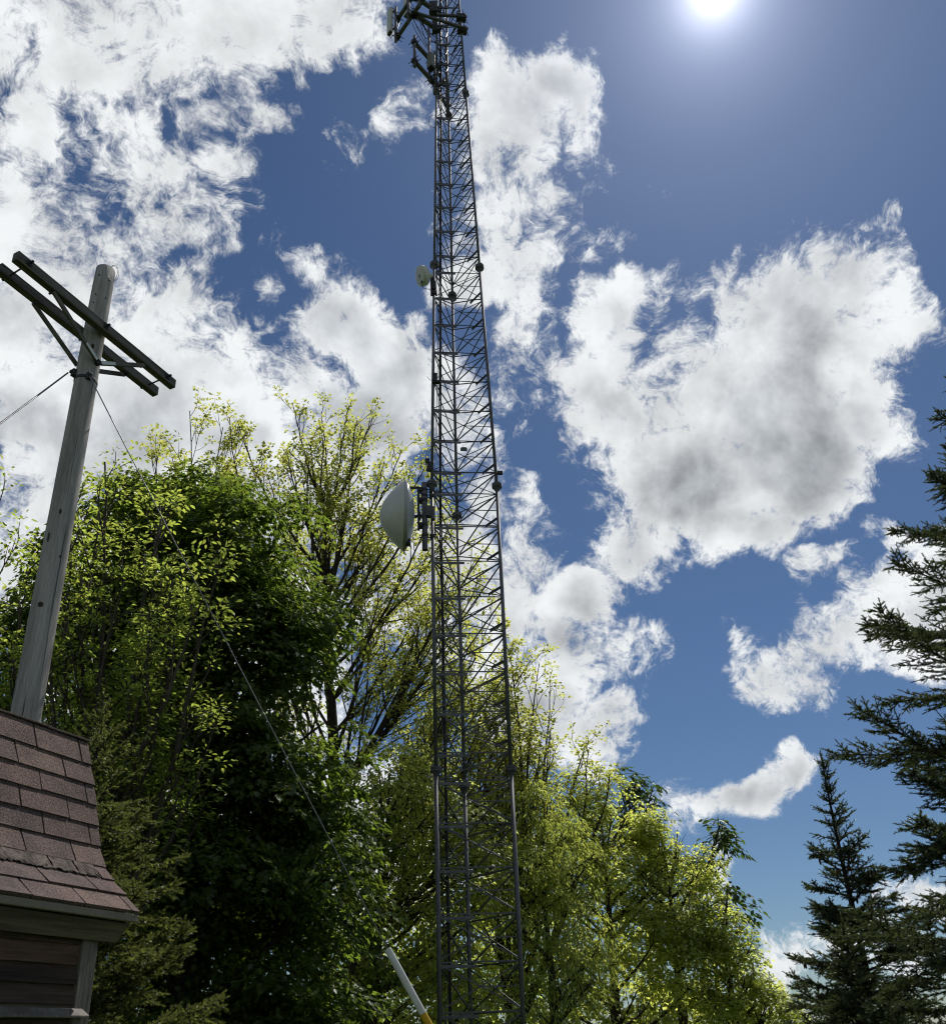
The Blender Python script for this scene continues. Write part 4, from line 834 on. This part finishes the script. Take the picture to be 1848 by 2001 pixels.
def dense_tree(name, label, base, lumps, seed, lm, bark, leaf_kind, leaf_size, sprays, per, rad, cat='tree', group=None, r0=.2, droop=.5, inner=.35, limb_n=14, flat=1.0, twigs=0, kids=0, krad=.55, upb=.25):
    """leafy tree: limbs reach into every lump of the crown, layered drooping sprays of leaves clothe the lumps"""
    rg = np.random.default_rng(seed); base = np.array([base[0], base[1], 0.0]); t = thing(name, base, label, cat, group); wd = Wood(); lumps = [(np.array(c, float), np.array(r, float)) for c, r in lumps]
    top = max(c[2] + r[2] * .5 for c, r in lumps); ctr = np.mean([c for c, r in lumps], 0)
    tp = curve(base - np.array([0, 0, .2]), (ctr[0] - base[0]) * np.array([.06, 0, 0]) + np.array([0, 0, 1]), top * .86, 16, .1, .05, rg); wd.add(tp, np.linspace(r0 * 1.2, r0 * .18, 17), 10)
    for c, r in lumps:
        for k in range(max(2, limb_n // len(lumps) + 1)):
            e = c + norm(rg.normal(size=3)) * r * .8; zt = max(.8, min(top * .8, e[2] - np.linalg.norm((e - tp[0])[:2]) * .75)); i = int(np.argmin(abs(tp[:, 2] - zt))); s = tp[i]; L = np.linalg.norm(e - s); u = np.linspace(0, 1, 9)[:, None]
            m_ = s * .45 + e * .55 + np.array([0, 0, -.10 * L]) + rg.normal(0, .05 * L, 3); pts = s * (1 - u) ** 2 + m_ * 2 * u * (1 - u) + e * u ** 2; wd.add(pts, np.linspace(min(r0 * .42, .02 + .018 * L), .010, 9), 6)
            for q in range(5):
                j = rg.integers(3, 8); dd = side(norm(pts[j + 1] - pts[j]) if j < 8 else pts[8] - pts[7], rg.uniform(.4, .9), rg.uniform(0, 6.28)); wd.add(curve(pts[j], dd, .3 + L * .22 * rg.random(), 5, .3, .2, rg), np.linspace(.014, .005, 6), 4)
    if kids:
        kl = []
        for c, r in lumps:
            for q in range(kids):
                kd = norm(rg.normal(size=3) + np.array([0, -.25, .15])); kl.append((c + kd * r * rg.uniform(.45, .85), r * krad * rg.uniform(.7, 1.2) * np.array([1.1, 1.1, .8])))
        lumps = kl
    vol = np.array([np.prod(r) ** (2 / 3) for c, r in lumps]); which = rg.choice(len(lumps), sprays, p=vol / vol.sum()); Cc = np.array([c for c, r in lumps])[which]; Rr = np.array([r for c, r in lumps])[which]
    dr = norm(rg.normal(size=(sprays, 3)) + np.array([0, 0, upb])); k = np.where(rg.random(sprays) < inner, rg.random(sprays) ** .5, rg.uniform(.86, 1.06, sprays))[:, None]
    S_ = Cc + dr * Rr * k; out = norm(dr / Rr * Rr.mean(1, keepdims=True))
    keep = S_[:, 2] > .25; S_, out = S_[keep], out[keep]; n = len(S_)
    sr = rad * rg.uniform(.55, 1.35, n)
    oo = norm(out * np.array([1, 1, .25]) + rg.normal(0, .25, (n, 3)) * np.array([1, 1, .3]))
    un = norm(np.array([0, 0, 1.0]) + out * .55 + rg.normal(0, .18, (n, 3))); e1 = norm(oo - un * np.sum(oo * un, 1, keepdims=True)); e2 = np.cross(un, e1)
    if twigs:
        for i in rg.choice(n, min(twigs, n), False): wd.add(np.array([S_[i] - e1[i] * sr[i] * 1.6 - un[i] * .1, S_[i] - e1[i] * sr[i] * .3, S_[i] + e1[i] * sr[i] * .9]), [.011, .008, .004], 3)
    wd.build('trunk', bark, t)
    rp = lambda a: np.repeat(a, per, 0); q = rg.uniform(0, 6.28, n * per); h = np.sqrt(rg.random(n * per)); a = (np.cos(q) * h)[:, None]; b = (np.sin(q) * h)[:, None]; sr_ = rp(sr)[:, None]
    c = rp(S_) + sr_ * (a * rp(e1) * 1.15 + b * rp(e2) * .85) - np.array([0, 0, 1]) * sr_ * droop * (np.maximum(a, 0) ** 2 * 1.0 + b * b * .5) + rg.normal(0, .035, (n * per, 3))
    ax = norm(rp(e1) * (a * .8 + .55) + rp(e2) * b * .9 + rg.normal(0, .25, (n * per, 3))); ax[:, 2] -= droop * .9
    nm = norm(rp(un) * flat + rg.normal(0, .30, (n * per, 3)) + rp(e1) * a * .5)
    leaves('crown', leaf_kind, c, ax, nm, leaf_size * rg.uniform(.65, 1.2, n * per), lm, t); return t

def spruce(name, label, base, height, rmax, seed, lm, bark, needle=.022, nw=.0035, shoot=.12, dens=1.0, cones=0, whorl=.34, zmin=.4, taper=.85, droop=.25, group=None, rise=.0, pern=18, lean=(0, 0)):
    """conifer: whorled boughs, flat sprays of side twigs, every shoot bristling with needles"""
    rg = np.random.default_rng(seed); base = np.array([base[0], base[1], 0.0]); t = thing(name, base, label, 'tree', group); wd = Wood()
    ln = np.array([lean[0], lean[1], 0]); tk = np.array([base + np.array([0, 0, z]) + ln * (z / height) + np.array([.02 * math.sin(z), .02 * math.cos(z * 1.3), 0]) for z in np.linspace(-.1, height, 24)]); wd.add(tk, np.linspace(.028 * height * .55, .006, 24), 9)
    SP, SD, SL, CP = [], [], [], []
    z = zmin; az = 0.0
    def shoots(pts, step, L0, flatn):
        dd = norm(np.gradient(pts, axis=0)); Ltot = np.linalg.norm(np.diff(pts, axis=0), axis=1).sum(); k = max(2, int(Ltot / step)); m = len(pts) - 1
        for i in range(k + 1):
            f = (i + rg.random() * .6) / (k + .6); x = f * m; j = min(int(x), m - 1); p = pts[j] + (pts[j + 1] - pts[j]) * (x - j); d = dd[j]; s = np.cross(d, (0, 0, 1)); s /= np.linalg.norm(s) + 1e-6
            for sg in (1, -1):
                L = L0 * rg.uniform(.55, 1.15) * (1.05 - .5 * f); e = d * rg.uniform(.55, .95) + s * sg * rg.uniform(.5, .95) + np.array([0, 0, rg.uniform(-.6, .55)]); e /= np.linalg.norm(e); SP.append(p); SD.append(e); SL.append(L)
        for j in range(m): SP.append(pts[j]); SD.append(dd[j]); SL.append(np.linalg.norm(pts[j + 1] - pts[j]))
        SP.append(pts[-1]); SD.append(dd[-1]); SL.append(L0 * .8)
    while z < height - .12:
        f = (z - zmin) / (height - zmin); R = rmax * (1 - f) ** taper; nb_ = 5 if f < .9 else 4
        for b in range(int(nb_ * dens + .5)):
            a = az + 6.283 * b / nb_ + rg.uniform(-.5, .5); L = max(.12, R * rg.uniform(.72, 1.0)); el = -.12 + rise + .75 * f ** 2 + rg.uniform(-.22, .22); d = np.array([math.cos(a) * math.cos(el), math.sin(a) * math.cos(el), math.sin(el)]); n = max(4, int(L / .16))
            p0 = base + ln * (z / height) + np.array([0, 0, z + rg.uniform(-.22, .22) * whorl / .4 * (1.1 - f)]); pts = [p0]; dv = d.copy()
            for i in range(n):
                g_ = i / n; dv = dv + np.array([0, 0, (-droop * (1 - g_) + droop * 1.6 * g_) * (1 - f) * 2.2 / n]) + rg.normal(0, .085, 3); dv /= np.linalg.norm(dv); pts.append(pts[-1] + dv * L / n)
            pts = np.array(pts); wd.add(pts, np.linspace(.008 + .012 * L, .004, n + 1), 5); dd = norm(np.gradient(pts, axis=0))
            if L < .45: shoots(pts, shoot * .5, shoot, True); continue
            k = int(L / .10)
            for i in range(k):
                g_ = .16 + .84 * (i + rg.random() * .5) / k; x = g_ * n; j = min(int(x), n - 1); p = pts[j] + (pts[j + 1] - pts[j]) * (x - j); s = np.cross(dd[j], (0, 0, 1)); s /= np.linalg.norm(s)
                for sg in (1, -1):
                    tl = (.10 + .34 * L * (1.02 - g_)) * rg.uniform(.7, 1.15); e = dd[j] * .75 + s * sg * .72 + np.array([0, 0, rg.uniform(-.7, .35)]); tw = curve(p, e, tl, 3, .22, .16, rg); wd.add(tw, [.006, .005, .004, .003], 3)
                    shoots(tw, shoot * .55, min(shoot, tl * .75), True)
            shoots(pts[-3:], shoot * .5, shoot, True)
            if cones and f > .3 and rg.random() < .55:
                for q in range(cones):
                    j = rg.integers(n // 3, n); CP.append(pts[j] + np.array([rg.normal(0, .02), rg.normal(0, .02), -.005]))
        z += whorl * rg.uniform(.8, 1.2) * (1 - .35 * f); az += 1.1
    # leader
    shoots(tk[-4:], shoot * .5, shoot * .8, True)
    wd.build('trunk', bark, t)
    SP, SD, SL = np.array(SP), norm(np.array(SD)), np.array(SL); N = len(SP)
    u = norm(np.cross(SD, rg.normal(size=(N, 3)))); w = np.cross(SD, u)
    k = pern; fi = (np.arange(k) + .5) / k; an = np.arange(k) * 2.4
    c = SP[:, None] + SD[:, None] * (SL[:, None] * fi[None])[..., None]; r_ = np.cos(an)[None, :, None] * u[:, None] + np.sin(an)[None, :, None] * w[:, None]
    r_ = r_ + np.array([0, 0, .25]); d = norm(r_ * .8 + SD[:, None] * .75 + rg.normal(0, .12, r_.shape)); tan = norm(np.cross(d, SD[:, None] + 1e-3)); ln_ = needle * rg.uniform(.75, 1.15, (N, k, 1))
    V = np.stack([c - tan * nw, c + tan * nw, c + d * ln_ + tan * nw * .45, c + d * ln_ - tan * nw * .45], 2).reshape(-1, 3)
    # a thin stem core under the needles so that shoots read as solid
    core = np.stack([SP - u * .0035, SP + u * .0035, SP + SD * SL[:, None] + u * .002, SP + SD * SL[:, None] - u * .002, SP - w * .0035, SP + w * .0035, SP + SD * SL[:, None] + w * .002, SP + SD * SL[:, None] - w * .002], 1).reshape(-1, 3)
    V = np.concatenate([V, core]); L_ = np.arange(len(V)); big_mesh('needles', V, L_, np.full(len(V) // 4, 4), lm, t)
    if CP:
        mb = MB()
        for p in CP: mb.lathe(p, (rg.normal(0, .15), rg.normal(0, .15), -1), [(0, .004), (.012, .013), (.04, .016), (.075, .012), (.095, .003)], 7)
        tag(mb.build('cone', MT['cone'], t, True), 'brown hanging cones', kind='stuff')
    return t

LM = {}
LM['maple_dark'] = leaf_mat('dark_maple_leaf', (0.058, 0.085, 0.024), (0.22, 0.32, 0.035), 0.02, 0.45, 0.03, 0.48)
LM['ash'] = leaf_mat('bright_ash_leaf', (0.1, 0.15, 0.03), (0.46, 0.56, 0.09), 0.02, 0.3, 0.05, 0.6)
LM['budding'] = leaf_mat('young_yellow_green_leaf', (0.16, 0.185, 0.04), (0.58, 0.62, 0.13), 0.018, 0.3, 0.04, 0.62)
LM['maple_mid'] = leaf_mat('yellow_green_maple_leaf', (0.17, 0.20, 0.05), (0.68, 0.75, 0.15), 0.018, 0.38, 0.04, 0.63)
LM['willow'] = leaf_mat('drooping_green_leaf', (0.13, 0.165, 0.04), (0.52, 0.60, 0.10), 0.02, 0.35, 0.04, 0.6)
LM['far'] = leaf_mat('dark_far_leaf', (0.045, 0.07, 0.022), (0.1, 0.17, 0.025), 0.02, 0.4, 0.04, 0.45)
LM['spruce'] = leaf_mat('dark_spruce_needle', (0.045, 0.06, 0.03), (0.09, 0.12, 0.035), 0.02, 0.4, 0.05, 0.35)
LM['spruce_y'] = leaf_mat('olive_spruce_needle', (0.065, 0.082, 0.024), (0.19, 0.225, 0.045), 0.02, 0.4, 0.04, 0.45)

# dark dense maple
mx, my = -4.2, 13.6
LUMPS = [((-5.0, 13.5, 9.3), (1.5, 1.4, 1.5)), ((-3.9, 13.3, 9.2), (1.2, 1.2, 1.2)), ((-3.15, 13.5, 8.3), (1.05, 1.2, 1.1)), ((-6.0, 13.6, 8.6), (1.3, 1.3, 1.3)), ((-3.0, 13.2, 7.0), (.95, 1.1, 1.0)), ((-4.5, 12.8, 7.2), (1.8, 1.3, 1.5)), ((-6.6, 13.4, 6.6), (1.5, 1.4, 1.5)),
         ((-2.9, 13.3, 5.4), (1.2, 1.2, 1.1)), ((-4.6, 12.6, 5.2), (1.8, 1.3, 1.4)), ((-6.4, 13.2, 4.5), (1.6, 1.4, 1.4)), ((-2.55, 13.3, 3.7), (1.0, 1.2, 1.0)), ((-3.9, 12.7, 3.2), (1.5, 1.2, 1.1)), ((-5.6, 12.9, 2.6), (1.6, 1.3, 1.1)), ((-2.5, 13.2, 2.2), (1.0, 1.1, .9)), ((-7.4, 13.4, 2.6), (1.3, 1.3, 1.4)), ((-3.6, 13.0, 1.5), (1.3, 1.2, .8)), ((-2.6, 13.6, 1.3), (1.0, 1.0, .7)), ((-5.2, 13.9, 3.8), (1.5, 1.2, 1.5)), ((-3.4, 14.0, 2.4), (1.3, 1.0, 1.2)), ((-2.9, 13.9, 4.5), (1.1, 1.0, 1.0)), ((-3.7, 13.6, 4.3), (1.2, 1.0, 1.0))]
dense_tree('maple_tree', 'big dense dark green maple behind the wooden pole', (mx, my), LUMPS, 3, LM['maple_dark'], MT['bark_dark'], 'maple', .092, 3400, 38, .33, r0=.26, droop=.40, inner=.28, limb_n=32, kids=8, krad=.56, upb=.5)
# bright ash-like tree in front of it
AIM = [(-3.35, 10.2, 7.0), (-3.8, 10.1, 5.6), (-4.2, 10.1, 4.9), (-3.5, 10.3, 7.6), (-4.75, 10.5, 9.3), (-4.4, 10.3, 8.9), (-5.1, 10.6, 8.8), (-3.9, 10.4, 8.0), (-3.45, 10.2, 7.4), (-3.7, 10.2, 6.6), (-4.4, 10.2, 7.2), (-5.5, 10.5, 8.3), (-4.0, 10.0, 6.2), (-4.9, 10.0, 6.8), (-5.8, 10.4, 7.2)]
open_tree('ash_tree', 'bright yellow-green leafy tree right behind the wooden pole', (-4.55, 10.7), 9.3, 2.6, 15, (.1, .5), 8, LM['ash'], MT['bark'], 'oval', .082, 14, r0=.09, aim=AIM, cluster=.19, sub=1.0, up=.5, tw_min=.15)
AIM = [(-6.5, 10.6, 8.6), (-6.25, 10.5, 7.9), (-6.9, 10.7, 8.2), (-6.2, 10.4, 7.0), (-6.6, 10.3, 6.3), (-6.0, 10.4, 6.2), (-7.2, 10.7, 7.4)]
open_tree('ash_tree', 'bright green leafy tree cut by the left edge of the picture', (-6.6, 10.8), 8.8, 2.4, 7, (.1, .4), 18, LM['ash'], MT['bark'], 'oval', .082, 14, r0=.08, aim=AIM, cluster=.19, sub=1.0, up=.5, tw_min=.15)
# tall budding maples with open fans of limbs
EDGE = [(-6.3, 14.6), (-6.2, 15.6), (-5.8, 16.6), (-5.3, 17.3), (-4.8, 17.8), (-4.3, 17.9), (-3.65, 18.2), (-3.1, 17.8), (-2.6, 17.5), (-2.1, 17.0), (-1.6, 16.3), (-1.1, 15.5), (-.6, 14.5), (-.2, 13.5), (.3, 12.4), (.7, 11.2), (.95, 10.2), (1.0, 9.0), (1.0, 7.8)]
ra = random.Random(77); AIM = [(x, 21 + ra.uniform(-1.0, 1.0), z) for x, z in EDGE]
for x, z in EDGE + EDGE + EDGE[6:]:
    q = ra.uniform(.45, .95); AIM.append((-3.6 + (x + 3.6) * q + ra.uniform(-.3, .3), 21 + ra.choice((-1, 1)) * ra.uniform(.5, 1.7), 5 + (z - 5) * q))
LEAD = [(-2.6, 21.2, -.2), (-2.65, 21.2, 2.5), (-3.0, 21.1, 5), (-3.45, 21.0, 8), (-3.75, 21.0, 11), (-3.8, 21, 14.5)]
open_tree('budding_maple', 'tall open maple with bare dark limbs and yellow-green young leaves left of the mast', (-2.6, 21.2), 18.6, 3.6, len(AIM), (.1, .6), 5, LM['budding'], MT['bark_dark'], 'lobed', .105, 10, r0=.20, aim=AIM, cluster=.15, sub=1.15, up=.7, ang=.48, f0=.22, bu=.25, leader=LEAD, steep=.95, lr=.24)
AIM = [(.2, 22, 9.4), (2.9, 22, 7.4), (.9, 22, 11.3), (1.5, 22, 10.4), (2.1, 21.8, 9.6), (2.5, 22, 8.8), (.5, 21.8, 10.4), (1.1, 21.5, 9.2), (1.9, 21.4, 8.2), (2.7, 21.8, 8.0), (.3, 21.6, 8.6), (1.5, 21.6, 7.2)]
open_tree('budding_maple', 'open yellow-green maple with thin limbs rising directly behind the mast', (.55, 22.2), 11.4, 2.6, 13, (.1, .6), 6, LM['budding'], MT['bark_dark'], 'lobed', .105, 13, r0=.15, aim=AIM, cluster=.17, sub=1.1, up=.6, ang=.55, f0=.2, bu=.3)
for x, y, h, sd, lb in ((-7.45, 20.4, 16.9, 31, 'slim budding treetop poking up above the dark maple, left one'), (-6.45, 20.0, 17.1, 32, 'slim budding treetop poking up above the dark maple, right one'), (-9.0, 20.6, 15.7, 33, 'budding treetop rising beside the wooden pole on its left')):
    AIM = [(x + random.Random(sd + k).uniform(-.95, .95), y + random.Random(sd * 3 + k).uniform(-.8, .8), h - (0.1, .5, 1.0, 1.5, 2.2, 3.2, 4.4)[k]) for k in range(7)]
    open_tree('budding_maple', lb, (x, y), h, 4.5, 7, (.1, .3), sd, LM['budding'], MT['bark_dark'], 'lobed', .105, 12, group='budding maples in the back row', r0=.13, aim=AIM, cluster=.15, sub=.8, up=.5)
# lower leafy tree under the tall maple
LUMPS = [((-1.7, 18.6, 6.3), (1.2, 1.1, 1.1)), ((-.6, 18.8, 5.6), (1.1, 1.0, 1.0)), ((-2.2, 18.4, 4.6), (1.2, 1.1, 1.0)), ((-.8, 18.5, 4.0), (1.3, 1.1, 1.0)), ((.2, 18.9, 4.6), (.9, .9, 1.0)), ((-2.2, 18.3, 2.8), (1.2, 1.1, .9)), ((-.6, 18.4, 2.4), (1.4, 1.1, .9))]
dense_tree('maple_tree', 'low leafy green maple with dark forked trunk just left of the mast foot', (-2.35, 18.5), LUMPS, 12, LM['maple_mid'], MT['bark_dark'], 'lobed', .105, 560, 24, .36, r0=.20, droop=.5, inner=.6, limb_n=20, twigs=140)
LUMPS = [((-4.2, 17.2, 4.4), (1.6, 1.0, 1.4)), ((-3.2, 17.0, 2.6), (1.6, 1.0, 1.3)), ((-5.4, 17.3, 2.8), (1.6, 1.0, 1.4)), ((-2.6, 17.4, 5.2), (.9, .9, 1.0)), ((-6.8, 17.3, 4.6), (1.5, 1.0, 1.5))]
dense_tree('maple_tree', 'shaded green maple filling in behind the big dark maple', (-4.3, 17.4), LUMPS, 14, LM['maple_dark'], MT['bark_dark'], 'lobed', .15, 420, 30, .40, r0=.16, droop=.4, inner=.4, limb_n=12)
# green row right of the mast
ROW = [('yellow-green maple with rounded top just right of the mast', (3.0, 22.6), [((3.0, 22.4, 6.6), (1.0, 1.0, 1.1)), ((2.2, 22.5, 6.5), (.8, .9, .9)), ((2.3, 22.2, 5.5), (1.1, 1.0, 1.1)), ((3.7, 22.3, 5.5), (1.0, 1.0, 1.1)), ((3.0, 21.9, 4.4), (1.5, 1.1, 1.1)), ((2.5, 21.8, 2.9), (1.3, 1.1, 1.1)), ((3.8, 21.9, 3.0), (1.2, 1.1, 1.2))], 41, 640),
       ('yellow-green maple in the middle of the right-hand row, second tallest', (4.5, 22.8), [((4.3, 22.6, 5.9), (.8, .9, .9)), ((3.9, 22.5, 5.6), (.8, .9, .9)), ((4.9, 22.5, 4.9), (.9, .9, 1.0)), ((4.1, 22.3, 4.3), (1.0, .9, 1.0)), ((4.7, 22.1, 3.0), (1.2, 1.0, 1.1)), ((5.1, 22.3, 3.5), (.7, .8, .8))], 42, 540),
       ('lowest yellow-green maple at the right end of the leafy row', (5.6, 22.4), [((5.3, 22.3, 4.3), (.65, .8, .8)), ((5.75, 22.2, 3.0), (.75, .8, .9)), ((5.5, 21.9, 2.1), (1.0, .9, .9)), ((6.1, 22.2, 2.2), (.6, .7, .8)), ((6.55, 22.2, 1.5), (.55, .7, .8)), ((5.2, 22.0, 3.1), (.8, .8, .8))], 43, 500)]
for lb, b, lp, sd, ns in ROW:
    lp = [(c, (r[0], r[1] * .75, r[2])) for c, r in lp]
    dense_tree('maple_tree', lb, b, lp, sd, LM['maple_mid'], MT['bark_dark'], 'lobed', .095, int(ns * 1.4), 14, .21, r0=.14, droop=.24, inner=.35, kids=7, krad=.50, upb=.4, limb_n=26, group='leafy maples right of the mast', twigs=120)
BACK = [((2.6, 27.5, 5.2), (1.6, .9, 1.6)), ((4.4, 27.6, 4.8), (1.5, .9, 1.5)), ((5.8, 27.6, 3.4), (1.3, .9, 1.3)), ((3.4, 27.4, 2.4), (1.8, .9, 1.4)), ((5.4, 27.4, 1.8), (1.7, .9, 1.1)), ((1.0, 27.5, 4.6), (1.5, .9, 1.6)), ((.6, 27.4, 2.2), (1.8, .9, 1.4)), ((7.2, 27.5, 1.9), (1.2, .9, .9))]
dense_tree('maple_tree', 'shaded green trees closing the gaps behind the leafy row', (3.8, 27.8), BACK, 47, LM['maple_mid'], MT['bark_dark'], 'lobed', .15, 720, 24, .40, r0=.14, droop=.4, inner=.3, limb_n=14)
BACK = [((-2.6, 25.6, 4.0), (1.6, .9, 1.5)), ((-1.2, 25.8, 4.6), (1.5, .9, 1.5)), ((.2, 25.6, 3.6), (1.5, .9, 1.5)), ((-1.8, 25.4, 2.0), (1.8, .9, 1.1)), ((.0, 25.4, 1.8), (1.7, .9, 1.0)), ((-3.6, 25.5, 2.2), (1.5, .9, 1.2))]
dense_tree('maple_tree', 'shaded green tree standing low behind the trunk of the tall open maple', (-1.2, 25.9), BACK, 48, LM['maple_mid'], MT['bark_dark'], 'lobed', .15, 520, 22, .40, r0=.14, droop=.4, inner=.3, limb_n=14)
LUMPS = [((1.3, 19.6, 5.6), (.75, .8, 1.1)), ((1.9, 19.8, 5.0), (.7, .8, 1.1)), ((.9, 19.5, 4.4), (.9, .8, 1.2)), ((1.8, 19.5, 3.4), (.85, .8, 1.1)), ((1.0, 19.3, 2.6), (.9, .8, 1.0)), ((1.9, 19.5, 2.2), (.7, .8, .9))]
dense_tree('weeping_tree', 'darker green tree with hanging narrow leaves right behind the mast foot', (1.4, 19.9), LUMPS, 51, LM['willow'], MT['bark_dark'], 'narrow', .115, 420, 28, .26, r0=.12, droop=.7, inner=.35, limb_n=16, flat=.5)
for x, y, h, sd, lb in ((4.75, 28.4, 9.2, 61, 'dark green treetop showing above the leafy row, nearer the mast'), (6.75, 28.6, 7.5, 62, 'dark green treetop showing above the right slope of the leafy row')):
    rr_ = random.Random(sd); lp = [((x + rr_.uniform(-.75, .75), y + rr_.uniform(-.6, .6), h - .3 - .42 * k), (.42 + .05 * k, .5, .5)) for k in range(7)]
    dense_tree('dark_tree', lb, (x, y), lp, sd, LM['far'], MT['bark_dark'], 'oval', .21, 130, 9, .32, group='dark treetops behind the leafy row', r0=.10, droop=.5, inner=.4, limb_n=14, twigs=60)
# spruces
spruce('spruce_tree', 'large dark spruce reaching in from the right edge with brown cones', (6.95, 9.4), 10.4, 5.2, 71, LM['spruce'], MT['bark_dark'], cones=7, droop=.28, shoot=.13, pern=18, whorl=.36, needle=.026, nw=.0045, taper=1.0, zmin=.7, rise=.06, dens=1.2)
spruce('spruce_tree', 'smaller dark spruce with pointed top and bare leaning trunk', (5.06, 13.0), 5.25, 1.85, 72, LM['spruce'], MT['bark_dark'], cones=3, droop=.2, shoot=.12, pern=13, needle=.028, nw=.0050, whorl=.27, taper=1.15, rise=.28, dens=.95)
spruce('spruce_tree', 'olive green young spruce squeezed between the shed and the dark maple', (-2.95, 6.8), 4.2, 1.6, 73, LM['spruce_y'], MT['bark_dark'], droop=.10, shoot=.085, pern=22, whorl=.22, needle=.019, nw=.003, rise=.38, taper=.85, dens=1.2)
spruce('spruce_tree', 'low spruce with spreading boughs at the bottom right', (4.2, 11.2), 2.75, 1.6, 74, LM['spruce'], MT['bark_dark'], droop=.15, shoot=.12, pern=14, whorl=.24, needle=.026, nw=.0048, rise=.15)
